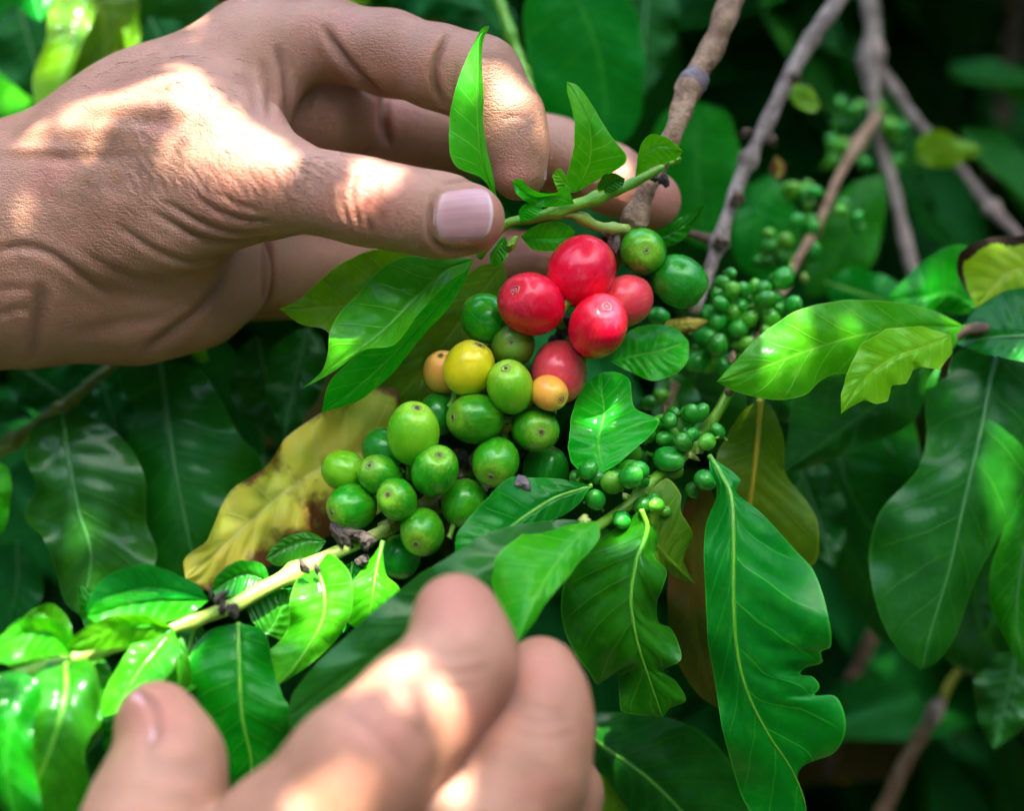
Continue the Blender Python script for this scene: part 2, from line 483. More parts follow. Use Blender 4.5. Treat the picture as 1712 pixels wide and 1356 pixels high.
# ------------------------------------------------------------------ plant builders
def leaf(parent, m, a, b, mat='mid', dz=(-3, -3), wave=(1.2, 3.0, 0.0), rib=None, pucker=0.55, n=44, k=8, lin=False,
         nv=9, petiole=None, bow=0.0, und=0.8):
    """m: midrib (px, py, z mm) base to tip; a, b: the two margins (px, py) between base and tip"""
    Mi = catmull(m, n)
    ends = [tuple(m[0][:2])], [tuple(m[-1][:2])]
    A = catmull(ends[0] + list(a) + ends[1], n, lin)
    B = catmull(ends[0] + list(b) + ends[1], n, lin)
    er = np.random.default_rng(int(abs(m[0][0] * 7 + m[0][1])) + 1)
    for E_ in (A, B):
        for q_ in (9, 17, 31):
            E_ += (np.sin(np.linspace(0, q_, n) * 2 + er.uniform(0, 6)) * er.uniform(0.4, 1.0) * 14 / q_)[:, None] * (E_ - Mi[:, :2]) / (np.linalg.norm(E_ - Mi[:, :2], axis=1)[:, None] + 6) * np.sin(np.pi * np.linspace(0, 1, n))[:, None]
    vv = np.linspace(0, 1, n)
    env = np.sin(np.pi * np.clip(vv, 0, 1)) ** 0.55
    rows, uv = [], []
    for j in range(-k, k + 1):
        au = abs(j) / k
        E = A if j < 0 else B
        dzz = dz[0] if j < 0 else dz[1]
        px = Mi[:, 0] + au * (E[:, 0] - Mi[:, 0])
        py = Mi[:, 1] + au * (E[:, 1] - Mi[:, 1])
        ph = wave[2] + (1.9 if j < 0 else 0)
        z = Mi[:, 2] + dzz * au ** 1.4 * env
        z = z + wave[0] * au ** 2 * np.sin(2 * np.pi * wave[1] * vv + ph) * env
        z = z + bow * (np.sin(np.pi * vv))
        sv = vv * nv - nv * 0.16 * au ** 0.8 + (0.45 if j > 0 else 0)
        z = z + pucker * (np.abs(np.sin(np.pi * sv)) - 0.6) * min(1, au * 4) * (1 - au ** 4) * env
        z = z - 0.5 * max(0, 1 - au * 6)
        z = z + und * au * (np.sin(0.031 * px + 0.022 * py + m[0][0]) + np.sin(0.045 * py - 0.03 * px + m[0][1])) * env
        rows.append(P(px, py, z))
        uv.append(np.stack([np.full(n, 0.5 + 0.5 * j / k), vv], -1))
    V = np.concatenate(rows)
    UV = np.concatenate(uv)
    F = []
    for j in range(2 * k):
        for i in range(n - 1):
            F.append((j * n + i, (j + 1) * n + i, (j + 1) * n + i + 1, j * n + i + 1))
    o = mesh_obj('leaf', V, F, LM[mat], parent, UV)
    if rib:
        r0, rm = rib
        pts = Mi.copy()
        pts[:, 2] = Mi[:, 2] + bow * np.sin(np.pi * vv) - 0.45
        rr = r0 * 0.8 * (1 - 0.86 * vv)
        tube('midrib', pts[:-1], rr[:-1], rm, o, ring=8, resample=None)
    if petiole:
        tube('petiole', [petiole, m[0]], [(rib[0] if rib else 5) * 1.1] * 2, rib[1] if rib else M_STEM, o, ring=8, resample=6)
    return o

def tube(name, pts, radii, mat, parent, ring=12, resample=None, rough=0.0, nodes=(), smooth=True, seed=0):
    """pts (px, py, z); radii in px; nodes: (fraction, extra radius, width)"""
    p = np.asarray(pts, float)
    r = np.asarray(radii, float)
    if resample:
        d = np.r_[0, np.cumsum(np.linalg.norm(np.diff(p[:, :2], axis=0), axis=1) + 1e-6)]
        r = np.interp(np.linspace(0, d[-1], resample), d, r)
        p = catmull(p, resample)
    n = len(p)
    q = P(p[:, 0], p[:, 1], p[:, 2])
    t = np.gradient(q, axis=0)
    t /= np.linalg.norm(t, axis=1)[:, None] + 1e-12
    rr = r * S / 1000 * (D - p[:, 2]) / D
    fr = np.linspace(0, 1, n)
    for (f, ex, w) in nodes:
        rr = rr + ex * S / 1000 * np.exp(-((fr - f) / w) ** 2)
    up = np.array(AZ)
    V = []
    rg = np.random.default_rng(seed + 11)
    na = rg.uniform(0, 6.28, 6)
    for i in range(n):
        up = up - t[i] * (up @ t[i])
        up = up / (np.linalg.norm(up) + 1e-12)
        sd = np.cross(t[i], up)
        for j in range(ring):
            a = 2 * math.pi * j / ring
            k = 1.0
            if rough:
                k += rough * (math.sin(3 * a + na[0] + fr[i] * 23) * 0.5 + math.sin(2 * a + na[1] - fr[i] * 41) * 0.5
                              + math.sin(fr[i] * 67 + na[2]) * 0.6 + rg.normal(0, 0.25))
            V.append(q[i] + rr[i] * k * (math.cos(a) * up + math.sin(a) * sd))
    F = []
    for i in range(n - 1):
        for j in range(ring):
            j2 = (j + 1) % ring
            F.append((i * ring + j, i * ring + j2, (i + 1) * ring + j2, (i + 1) * ring + j))
    V.append(q[0] - t[0] * rr[0] * 0.3)
    V.append(q[-1] + t[-1] * rr[-1] * 0.5)
    a0, a1 = n * ring, n * ring + 1
    for j in range(ring):
        j2 = (j + 1) % ring
        F.append((a0, j2, j))
        F.append((a1, (n - 1) * ring + j, (n - 1) * ring + j2))
    return mesh_obj(name, np.array(V), F, mat, parent)

def lump(name, c, r, mat, parent, seed, stretch=(1, 1, 1)):
    """a small knobbly dried scrap at (px, py, z) of radius r px"""
    rg = np.random.default_rng(seed)
    V, F = [], []
    nu, nvv = 10, 7
    ctr = frame(*c)
    ph = rg.uniform(0, 6.28, 8)
    ang = rg.uniform(0, 3.14)
    for i in range(nvv + 1):
        th = math.pi * i / nvv
        for j in range(nu):
            a = 2 * math.pi * j / nu
            k = 1 + 0.28 * math.sin(3 * a + ph[0] + 2 * th) + 0.22 * math.sin(4 * th + ph[1] + a) + rg.normal(0, 0.09)
            v = np.array([math.sin(th) * math.cos(a) * stretch[0], math.sin(th) * math.sin(a) * stretch[1], math.cos(th) * stretch[2]]) * k * r * S
            v = np.array([v[0] * math.cos(ang) - v[1] * math.sin(ang), v[0] * math.sin(ang) + v[1] * math.cos(ang), v[2]])
            V.append(ctr + v)
    for i in range(nvv):
        for j in range(nu):
            j2 = (j + 1) % nu
            F.append((i * nu + j, (i + 1) * nu + j, (i + 1) * nu + j2, i * nu + j2))
    return mesh_obj(name, W(np.array(V)), F, mat, parent)

# ------------------------------------------------------------------ fruit
def fruit_mesh(name, flat=0.95, nu=28, nvv=18, nose=0.0):
    V, F = [], []
    for i in range(nvv + 1):
        th = math.pi * i / nvv
        rad = math.sin(th) ** 0.93
        z = math.cos(th)
        if z > 0.9:
            z -= 0.10 * ((z - 0.9) / 0.1) ** 1.5 * (1 - nose)
        z += nose * 0.12 * max(0, math.cos(th)) ** 8
        for j in range(nu):
            a = 2 * math.pi * j / nu
            k = 1 + 0.012 * math.sin(2 * a + 1.0) * math.sin(th)
            V.append((rad * math.cos(a) * k, rad * math.sin(a) * flat * k, z))
    for i in range(nvv):
        for j in range(nu):
            j2 = (j + 1) % nu
            F.append((i * nu + j, (i + 1) * nu + j, (i + 1) * nu + j2, i * nu + j2))
    me = bpy.data.meshes.new(name)
    me.from_pydata(V, [], F)
    me.polygons.foreach_set('use_smooth', np.ones(len(me.polygons), bool))
    me.update()
    return me

def ring_mesh(name, R, r, z0, disc=False):
    V, F = [], []
    nu, nr = 20, 8
    for i in range(nu):
        a = 2 * math.pi * i / nu
        wob = 1 + 0.07 * math.sin(5 * a) + 0.05 * math.sin(3 * a + 1)
        for j in range(nr):
            b = 2 * math.pi * j / nr
            V.append(((R * wob + r * math.cos(b)) * math.cos(a), (R * wob + r * math.cos(b)) * math.sin(a), z0 + r * 0.8 * math.sin(b)))
    for i in range(nu):
        for j in range(nr):
            i2, j2 = (i + 1) % nu, (j + 1) % nr
            F.append((i * nr + j, i2 * nr + j, i2 * nr + j2, i * nr + j2))
    if disc:
        c = len(V)
        V.append((0, 0, z0 + 0.015))
        for i in range(12):
            a = 2 * math.pi * i / 12
            V.append((disc * math.cos(a), disc * math.sin(a), z0))
        for i in range(12):
            F.append((c, c + 1 + i, c + 1 + (i + 1) % 12))
    me = bpy.data.meshes.new(name)
    me.from_pydata(V, [], F)
    me.polygons.foreach_set('use_smooth', np.ones(len(me.polygons), bool))
    me.update()
    return me

def stalk_mesh():
    V, F = [], []
    for i, (z, r) in enumerate(((-0.9, 0.2), (-1.05, 0.15), (-1.3, 0.12), (-1.55, 0.16))):
        for j in range(8):
            a = 2 * math.pi * j / 8
            V.append((r * math.cos(a) + 0.03 * i, r * math.sin(a), z))
    for i in range(3):
        for j in range(8):
            j2 = (j + 1) % 8
            F.append((i * 8 + j, i * 8 + j2, (i + 1) * 8 + j2, (i + 1) * 8 + j))
    me = bpy.data.meshes.new('stalk')
    me.from_pydata(V, [], F)
    me.polygons.foreach_set('use_smooth', np.ones(len(me.polygons), bool))
    me.update()
    return me

BODY = [fruit_mesh('cherry_body', f) for f in (0.93, 0.97, 0.90)]
BERRY = [fruit_mesh('berry_body', 0.95, 18, 12, 1.0), fruit_mesh('berry_body', 0.9, 18, 12, 0.6)]
RING = ring_mesh('scar_ring', 0.155, 0.030, 0.905)
DOT = ring_mesh('scar_dot', 0.055, 0.030, 0.905, 0.055)
STALK = stalk_mesh()

def with_mat(me, mat, cache={}):
    key = (me.name, mat.name)
    if key not in cache:
        m2 = me.copy()
        m2.materials.clear()
        m2.materials.append(mat)
        cache[key] = m2
    return cache[key]

def place_fruit(name, x, y, z, r, elong, axis, mesh, mat):
    c = Vector(P(x, y, z))
    ax = (Vector(axis[0] * FR[0]) + Vector(axis[1] * FR[1]) + Vector(axis[2] * FR[2])).normalized()
    q = ax.to_track_quat('Z', 'Y')
    o = bpy.data.objects.new(name, with_mat(mesh, mat))
    C.objects.link(o)
    k = r * (1.05 if 'cherry' in name else 1.16) * S / 1000 * (D - z) / D
    spin = Matrix.Rotation(random.uniform(0, 6.28), 4, 'Z')
    o.matrix_world = Matrix.Translation(c) @ q.to_matrix().to_4x4() @ spin @ Matrix.Diagonal((k, k, k * elong, 1))
    return o

def cherry(x, y, z, rx, ry, mat, tip, label, elong=1.06, scar=True):
    """tip: photograph pixel of the blossom scar, or a direction triple when it is turned away"""
    r = (rx + ry) / 2 * (1.0 if elong < 1.1 else 0.97)
    if len(tip) == 2:
        dx, dy = (tip[0] - x) / rx, -(tip[1] - y) / ry
        d = math.hypot(dx, dy)
        if d > 0.97:
            dx, dy, d = dx / d * 0.97, dy / d * 0.97, 0.97
        axis = (dx, dy, math.sqrt(max(0.0, 1 - d * d)))
    else:
        axis = tip
    o = place_fruit('coffee_cherry', x, y, z, r, elong, axis, random.choice(BODY), FM[mat])
    tag(o, label, 'coffee cherry', 'coffee cherries on the branch')
    red = mat in ('red', 'rose')
    for nm, me, mt in (('scar_ring', RING, M_SCAR_RED if red else M_SCAR), ('scar_dot', DOT, M_SCAR_RED if red else M_SCAR_DARK),
                       ('stalk', STALK, M_STEM)):
        p = bpy.data.objects.new(nm, with_mat(me, mt))
        C.objects.link(p)
        p.parent = o
        if nm != 'stalk':
            k = random.uniform(0.7, 1.25)
            p.scale = (k, k * random.uniform(0.85, 1.1), 1)
            p.rotation_euler = (0, 0, random.uniform(0, 6))
    return o

CH = [
    (972, 453, -2, 52, 58, 'red', (0.35, 0.75, -0.3), 'bright red ripe coffee cherry, topmost of the red ones'),
    (888, 508, 3, 50, 56, 'red', (863, 487), 'bright red ripe coffee cherry, leftmost of the red ones'),
    (1000, 545, 5, 52, 49, 'red', (1013, 516), 'deep red ripe coffee cherry with a pale ringed scar, lowest of the bright red'),
    (1047, 503, -7, 40, 45, 'rose', (0.7, 0.3, -0.5), 'paler red coffee cherry half hidden, rightmost of the red ones'),
    (935, 622, -3, 50, 46, 'rose', (0.1, 0.7, -0.4), 'dull rose-red coffee cherry touching the small orange one'),
    (918, 657, 6, 31, 28, 'orange', (938, 668), 'small orange-yellow coffee cherry below the rose-red one'),
    (784, 615, 2, 41, 43, 'yellow', (0.3, 0.6, 0.2), 'plain yellow coffee cherry, the only yellow one'),
    (741, 622, -5, 28, 38, 'peach', (738, 592), 'peach coloured coffee cherry half hidden behind the yellow one'),
    (1075, 420, -8, 40, 36, 'green', (1079, 421), 'round green coffee cherry right of the topmost red one'),
    (1136, 470, -10, 46, 39, 'deep', (0.8, -0.5, 0.1), 'smooth deep green coffee cherry, rightmost of the big ones'),
    (812, 532, -7, 38, 40, 'green', (-0.5, 0.5, -0.4), 'green coffee cherry behind the leftmost red one'),
    (858, 578, -3, 39, 32, 'olive', (855, 574), 'flat olive green coffee cherry below the leftmost red one'),
    (853, 647, 6, 39, 45, 'lime', (847, 616), 'light green coffee cherry between the yellow and the small orange'),
    (795, 700, 3, 46, 41, 'green', (757, 698), 'glossy green coffee cherry below the yellow one, scar facing left'),
    (895, 718, 1, 39, 39, 'green', (904, 722), 'green coffee cherry below the small orange one, scar facing front'),
    (691, 725, 6, 44, 51, 'lime', (697, 682), 'largest yellowish green coffee cherry beside the yellowed leaf'),
    (733, 692, -6, 28, 36, 'deep', (0.2, 0.8, -0.3), 'deep green coffee cherry wedged behind the largest yellowish one'),
    (727, 787, 8, 40, 41, 'green', (735, 761), 'green coffee cherry in the middle of the lower cluster'),
    (829, 773, 5, 40, 38, 'green', (821, 795), 'green coffee cherry with dark scar facing down, right side of lower cluster'),
    (575, 787, -4, 35, 33, 'lime', (-0.6, 0.2, -0.3), 'light green coffee cherry, leftmost of the lower cluster'),
    (636, 795, 2, 36, 36, 'green', (620, 778), 'green coffee cherry right of the leftmost in the lower cluster'),
    (588, 848, 1, 42, 34, 'green', (554, 856), 'green coffee cherry over the brown leaf edge, scar facing left'),
    (664, 835, 10, 36, 34, 'green', (650, 827), 'small green coffee cherry with a pale yellow scar'),
    (706, 890, 8, 38, 39, 'green', (697, 908), 'green coffee cherry, lowest of the lower cluster, scar facing front'),
    (776, 841, 1, 38, 36, 'green', (0.3, 0.6, -0.2), 'green coffee cherry tucked beside the broad green leaf'),
    (912, 787, -9, 35, 42, 'deep', (0.2, 0.7, 0.2), 'deep green coffee cherry above the broad leaf, right end of lower cluster'),
    (640, 752, -7, 27, 40, 'deep', (-0.4, 0.5, -0.3), 'deep green coffee cherry peeping out left of the largest one'),
    (668, 932, -4, 32, 36, 'deep', (-0.2, -0.7, 0.1), 'dark green coffee cherry in the shade above the lower fingers'),
]
for c in CH:
    cherry(*c, elong=1.16 if c[0] in (691, 1136, 853) else 1.09)

def berries(rows, z, dzr, what, group, extra=0, mats=('berry', 'berry', 'berry_light')):
    if extra:
        n0 = len(rows)
        rows = rows + [(rows[i % n0][0] + random.uniform(-20, 20), rows[i % n0][1] + random.uniform(-20, 20), rows[i % n0][2] * random.uniform(0.65, 0.95)) for i in range(extra)]
    xs, ys, rs = [r[0] for r in rows], [r[1] for r in rows], [r[2] for r in rows]
    names = {}
    for word, i in (('leftmost', xs.index(min(xs))), ('rightmost', xs.index(max(xs))), ('topmost', ys.index(min(ys))),
                    ('lowest', ys.index(max(ys))), ('largest', rs.index(max(rs)))):
        names.setdefault(i, word)
    for k, (x, y, r) in enumerate(rows):
        zz = z + random.uniform(-dzr, dzr) - (6 if extra and k >= len(rows) - extra else 0)
        axis = (random.uniform(-.8, .8), random.uniform(-.3, .8), random.uniform(0.1, 0.9))
        o = place_fruit('unripe_berry', x, y, zz, r, random.uniform(1.02, 1.2), axis, random.choice(BERRY), FM[random.choice(mats)])
        if k in names:
            lab = names[k] + ' ' + what
        else:
            lab = what + (', inside the bunch' if len(rows) > 5 else '')
        tag(o, lab, 'unripe berry', group)
        p = bpy.data.objects.new('stalk', with_mat(STALK, M_STEM))
        C.objects.link(p)
        p.parent = o

berries([(1200, 537, 15), (1234, 550, 17), (1178, 562, 17), (1199, 578, 17), (1168, 605, 17), (1211, 615, 15), (1226, 522, 14),
         (1206, 509, 13), (1200, 494, 14), (1223, 485, 13), (1243, 484, 12), (1262, 480, 12), (1279, 482, 12), (1280, 502, 15),
         (1298, 499, 11), (1310, 465, 17), (1326, 510, 14), (1290, 534, 14), (1252, 534, 13), (1249, 577, 13), (1206, 474, 12),
         (1283, 554, 11), (1240, 512, 11), (1268, 522, 11), (1188, 522, 11)], -32, 4,
        'tiny green berry in the cluster right of the big cherries', 'berries right of the cherries', 34)
berries([(1119, 703, 13), (1157, 692, 15), (1143, 740, 15), (1158, 726, 11), (1182, 739, 13), (1118, 768, 21), (1110, 733, 13),
         (1083, 727, 14), (1054, 731, 13), (1058, 755, 15), (1031, 764, 14), (1179, 803, 18)], -6, 4,
        'tiny green berry in the cluster around the green stem node', 'berries around the stem node', 16)
berries([(1055, 798, 17), (1070, 786, 14), (1024, 807, 18), (996, 798, 12), (983, 787, 14), (996, 836, 15), (1075, 846, 14),
         (1098, 846, 12), (1040, 870, 14)], 8, 4,
        'tiny green berry in the cluster above the held leaf', 'berries above the held leaf', 12)
berries([(1105, 661, 12), (1083, 674, 11), (1102, 530, 15)], -32, 3,
        'tiny dark stray berry beside the small round leaf', 'stray berries by the small leaf')
berries([(1324, 318, 13), (1362, 320, 11), (1347, 333, 12), (1333, 369, 13), (1356, 382, 13), (1313, 403, 13), (1286, 413, 13),
         (1358, 421, 13), (1407, 353, 10), (1432, 364, 10), (1287, 390, 9), (1287, 435, 11), (1308, 434, 10)], -75, 5,
        'tiny blurred green berry on the thin brown twig', 'berries on the thin brown twig', 16)
berries([(1395, 269, 13), (1410, 245, 12), (1393, 233, 12), (1400, 209, 10), (1426, 186, 11), (1405, 171, 10), (1446, 273, 12),
         (1498, 271, 12), (1487, 212, 14), (1471, 184, 10), (1436, 178, 10), (1505, 214, 10)], -125, 6,
        'tiny dark berry below the forking grey branch', 'berries below the forking branch', 10)

# ------------------------------------------------------------------ the fruiting branch
br = empty('fruiting_branch', P(1060, 380, -10), 'tan fruiting coffee branch carrying the red and green cherries, leafy green tip', 'branch')
tube('stem', [(1300, -190, -50), (1228, -15, -36), (1195, 70, -30), (1155, 142, -24), (1128, 215, -18), (1090, 300, -14), (1056, 378, -11)],
     [23, 22, 20, 20, 17, 16, 17], M_BARK, br, 18, 120, 0.09, ((0.60, 6, 0.018), (0.985, 8, 0.03)), seed=1)
tube('node', [(1168, 124, -25.4), (1156, 141, -24), (1148, 156, -23.4)], [21, 26, 19], M_NODE, br, 16, 10, 0.07, seed=2)
tube('stem', [(1058, 375, -11), (1008, 470, -15), (930, 600, -18), (840, 715, -14), (745, 825, -6), (640, 888, 4)],
     [16, 13, 12, 12, 13, 14], M_STEM_OLIVE, br, 12, 50, 0.08, ((0.2, 8, 0.03), (0.55, 8, 0.03), (0.85, 8, 0.03)), seed=3)
tube('stem', [(650, 884, 4), (560, 925, 12), (500, 955, 17), (440, 985, 21), (388, 1014, 24), (300, 1046, 31), (200, 1080, 38), (95, 1108, 46),
              (-40, 1150, 56), (-160, 1190, 64)],
     [10, 12, 14, 13, 13, 10, 10, 9, 8, 7], M_STEM_PALE, br, 14, 90, 0.05, ((0.2, 6, 0.02), (0.42, 6, 0.02), (0.62, 5, 0.02)), seed=4)
for i, (x, y, z, r, st) in enumerate([
        (568, 897, 12, 15, (1.6, .7, .8)), (590, 893, 12, 12, (1.4, .8, .8)), (613, 905, 12, 13, (1, 1.2, .8)), (606, 938, 12, 9, (1, 1.3, .8)),
        (508, 948, 24, 9, (1.5, .7, .6)), (530, 952, 24, 7, (1.2, .7, .6)), (368, 1000, 30, 9, (1.5, .8, .7)), (388, 1020, 31, 10, (1, 1.2, .7)),
        (372, 1016, 31, 8, (1.5, .7, .7)), (352, 992, 29, 6, (1.6, .5, .6)),
        (940, 555, -8, 11, (1, 1.2, 1)), (925, 570, -8, 9, (1.3, .8, 1)), (950, 535, -9, 9, (1, 1, 1)), (918, 540, -9, 10, (1, 1, 1)),
        (850, 695, -6, 9, (.8, 1.5, 1)), (772, 765, -4, 12, (1, 1.5, 1)), (772, 800, -2, 10, (1, 1, 1)), (745, 850, -2, 10, (.8, 1.4, 1)),
        (866, 755, -6, 9, (.7, 1.4, 1)), (1110, 300, -8, 10, (1.2, .8, .8)), (1092, 296, -8, 8, (1.2, .8, .8)), (750, 890, -2, 8, (1, 1.3, 1))]):
    lump('dried_flower', (x, y, z), r, M_DRY, br, 100 + i, st)
for i, (x, y, z, r, st) in enumerate([(1025, 402, -8, 17, (1.6, .6, .6)), (1020, 390, -9, 11, (1.3, .6, .5)), (1066, 470, -12, 9, (1, 1.3, .7)),
                                      (1080, 465, -12, 7, (.7, 1.5, .7)), (868, 745, -5, 7, (.6, 1.6, .6))]):
    lump('bark_scrap', (x, y, z), r, M_BARK_GREY, br, 300 + i, st)

# leaves of the leafy green tip (lower left)
leaf(br, [(350, 1002, 27), (240, 985, 33), (142, 1022, 36)], [(320, 972), (235, 944), (165, 975)], [(300, 1000), (240, 1003), (170, 1020)],
     'mid', (1, 3), (0.5, 2, 0), None)
leaf(br, [(350, 1004, 28), (245, 1006, 36), (145, 1032, 41)], [(300, 998), (220, 990), (160, 1008)], [(320, 1024), (260, 1045), (180, 1048)],
     'young', (-1, 2), (0.6, 2, 1), None)
leaf(br, [(452, 975, 20), (410, 960, 20), (352, 990, 22)], [(440, 945), (400, 938), (365, 960)], [(430, 990), (400, 995), (370, 1000)],
     'mid', (0, 2), (0.5, 2, 0), None)
leaf(br, [(546, 905, 12), (500, 905, 12), (444, 935, 13)], [(525, 892), (490, 893), (455, 915)], [(530, 925), (500, 945), (460, 945)],
     'mid', (-1, 1), (0.4, 2, 0), None)
leaf(br, [(398, 1042, 27), (400, 1120, 31), (405, 1200, 33), (420, 1275, 32), (418, 1345, 30)],
     [(350, 1055), (318, 1100), (318, 1190), (350, 1290)], [(440, 1055), (455, 1100), (470, 1160), (488, 1195), (465, 1270)],
     'mid', (-4, -3), (1.6, 2.5, 0.3), (6, M_RIB), n=56)
leaf(br, [(530, 950, 20), (542, 990, 24), (538, 1040, 26), (500, 1105, 28), (460, 1150, 28)],
     [(500, 965), (485, 1005), (478, 1060), (440, 1100), (440, 1135)], [(550, 925), (585, 960), (588, 1020), (570, 1060), (520, 1110)],
     'young', (-3, -2), (2.2, 2.5, 1.2), (6, M_RIB), n=56)
leaf(br, [(640, 905, 10), (630, 950, 13), (621, 1010, 15), (615, 1060, 12)], [(600, 960), (585, 985), (582, 1040)], [(645, 958), (668, 985), (650, 1030)],
     'young', (-2, -2), (0.8, 2, 0), (6, M_RIB))
leaf(br, [(420, 1040, 20), (445, 1060, 20), (470, 1020, 18), (480, 985, 16)], [(410, 1000), (430, 985)], [(470, 1070), (490, 1010)], 'mid', (-1, -1), (0.4, 2, 0))
# sunlit leaves nearest the tip
leaf(br, [(290, 1050, 33), (210, 1045, 42), (110, 1085, 52)], [(240, 1028), (180, 1032), (130, 1060)], [(250, 1075), (180, 1085), (130, 1092)],
     'young', (3, -2), (0.8, 2, 0), None)
leaf(br, [(290, 1052, 34), (240, 1110, 40), (200, 1170, 44), (168, 1200, 44)], [(240, 1060), (200, 1110), (175, 1160)], [(300, 1100), (260, 1150), (200, 1190)],
     'young', (-2, 2), (0.6, 2, 0.5), None)
leaf(br, [(290, 1055, 30), (300, 1120, 33), (290, 1190, 34), (250, 1270, 34)], [(270, 1070), (255, 1130), (240, 1200)], [(305, 1065), (320, 1130), (312, 1200)],
     'mid', (-2, -2), (0.8, 2, 0), None)
leaf(br, [(120, 1100, 46), (90, 1060, 50), (40, 1060, 54), (-20, 1090, 56)], [(120, 1060), (80, 1032), (30, 1040)], [(100, 1095), (60, 1100), (10, 1110)],
     'young', (1, 2), (1, 2, 0), None)
leaf(br, [(110, 1108, 47), (110, 1160, 54), (95, 1220, 58), (70, 1290, 58), (40, 1350, 54)],
     [(70, 1110), (40, 1150), (10, 1220), (-10, 1310)], [(150, 1105), (165, 1150), (165, 1200), (140, 1260), (150, 1320), (110, 1370)],
     'mid', (-3, -3), (2.5, 2.5, 0), (7, M_RIB), n=56)
leaf(br, [(40, 1125, 55), (20, 1200, 62), (10, 1280, 64), (30, 1380, 62)], [(0, 1130), (-30, 1220), (-40, 1310)], [(70, 1150), (55, 1220), (60, 1300), (70, 1370)],
     'mid', (-2, -3), (2.4, 2.5, 1), None, n=56)
leaf(br, [(115, 1082, 38), (80, 1030, 34), (55, 1018, 33), (18, 1062, 34)], [(120, 1050), (95, 1012), (70, 1012)], [(90, 1065), (60, 1062), (40, 1066)],
     'young', (0, 1), (0.5, 2, 0), None)
leaf(br, [(205, 1165, 20), (195, 1210, 22), (190, 1250, 22), (185, 1290, 20)], [(180, 1190), (172, 1240)], [(215, 1200), (212, 1260)], 'mid', (-1, -1), (0.5, 2, 0))
# the yellowed leaf behind the green cherries
yl = leaf(br, [(640, 800, -20), (610, 760, -21), (560, 770, -20), (480, 820, -19), (400, 890, -18), (345, 940, -17), (310, 970, -16)],
     [(662, 720), (664, 652), (600, 655), (545, 685), (480, 730), (445, 780), (385, 822), (352, 890), (345, 905), (308, 935)],
     [(640, 850), (590, 880), (540, 900), (480, 935), (420, 960), (360, 990)],
     'yellow', (2, -4), (3.4, 4.5, 0.5), None, n=90, k=14, pucker=1.2, und=1.4)
yl['label'] = 'yellowed leaf with brown blotches along its lower edge'

def quick(parent, x, y, ln, w, ang, z, tilt=6, mat='mid', rib=None, wv=1.6):
    """an ordinary pointed leaf: base pixel, length and half-width in px, heading in degrees (0 right, 90 down)"""
    a = math.radians(ang)
    d, s_ = np.array([math.cos(a), math.sin(a)]), np.array([-math.sin(a), math.cos(a)])
    bend = random.uniform(-0.12, 0.12)
    mid = [(x + d[0] * ln * t + s_[0] * ln * bend * t * t, y + d[1] * ln * t + s_[1] * ln * bend * t * t, z + tilt * t) for t in (0, .25, .5, .75, 1)]
    side = []
    for sg in (-1, 1):
        side.append([tuple(np.array([x, y]) + d * ln * t + s_ * (ln * bend * t * t + sg * w * f * random.uniform(0.88, 1.1)))
                     for t, f in ((.08, .45), (.22, .85), (.4, 1), (.58, .92), (.76, .62), (.9, .28))])
    return leaf(parent, mid, side[0], side[1], mat, (random.uniform(-3, 0), random.uniform(-3, 0)), (wv, random.uniform(2.5, 4), random.uniform(0, 6)), rib, und=1.0)

# more leaves crowding the tip of the branch
quick(br, 330, 1040, 150, 42, 110, 24, 8, 'mid', (5, M_RIB))
quick(br, 160, 1090, 190, 46, 98, 36, 8, 'mid', (5, M_RIB), 2.4)
quick(br, 230, 1075, 130, 34, 75, 30, 6, 'young')
quick(br, 60, 1115, 200, 44, 70, 44, 6, 'young', (5, M_RIB), 2.4)
quick(br, 10, 1130, 210, 48, 95, 48, 8, 'mid', None, 2.6)
quick(br, 470, 985, 120, 40, 60, 12, 6, 'mid', (4, M_RIB))
quick(br, 590, 940, 120, 36, 100, 6, 6, 'mid', (4, M_RIB))
quick(br, 95, 1105, 130, 32, 200, 40, 4, 'young')
quick(br, 200, 1075, 120, 30, 230, 30, -4, 'mid')
# ------------------------------------------------------------------ the small shoot pinched by thumb and finger
sh = empty('pinched_shoot', P(1050, 375, -6), 'young green leafy shoot pinched between thumb and forefinger', 'shoot')
tube('stem', [(1050, 382, -8), (1000, 378, -4), (965, 360, -1), (930, 352, 1)], [8, 8, 9, 9], M_STEM_PALE, sh, 10, 16, 0.06, ((0.2, 3, .06), (0.6, 3, .06)), seed=5)
tube('stem', [(1110, 278, -4), (1060, 305, -2), (1000, 330, 0), (940, 350, 1), (890, 365, 1), (845, 375, 0), (800, 430, -2)], [5, 9, 10, 11, 9, 8, 7],
     M_STEM, sh, 12, 40, 0.06, ((0.35, 4, 0.03), (0.55, 4, 0.03)), seed=6)
leaf(sh, [(832, 345, 4), (806, 270, 9), (798, 180, 10), (799, 100, 8), (800, 62, 6), (818, 42, 4)],
     [(808, 300), (760, 275), (752, 190), (775, 110), (795, 66), (806, 46)], [(826, 300), (812, 240), (808, 160), (806, 90), (810, 60), (818, 46)],
     'young', (1, -3), (0.8, 2, 0), None, pucker=0.2)
leaf(sh, [(962, 322, 2), (985, 270, 6), (985, 210, 9), (965, 165, 9), (948, 136, 8)],
     [(948, 300), (960, 240), (958, 190), (948, 150)], [(1000, 300), (1048, 268), (1020, 225), (990, 175), (965, 142)],
     'young', (3, -2), (0.6, 2, 0.6), None, pucker=0.2)
leaf(sh, [(1062, 296, 0), (1072, 262, 4), (1100, 242, 5), (1142, 252, 4)], [(1070, 245), (1085, 226), (1112, 228)], [(1090, 280), (1115, 272), (1135, 262)],
     'young', (1, -2), (0.6, 2, 0), None, pucker=0.2)
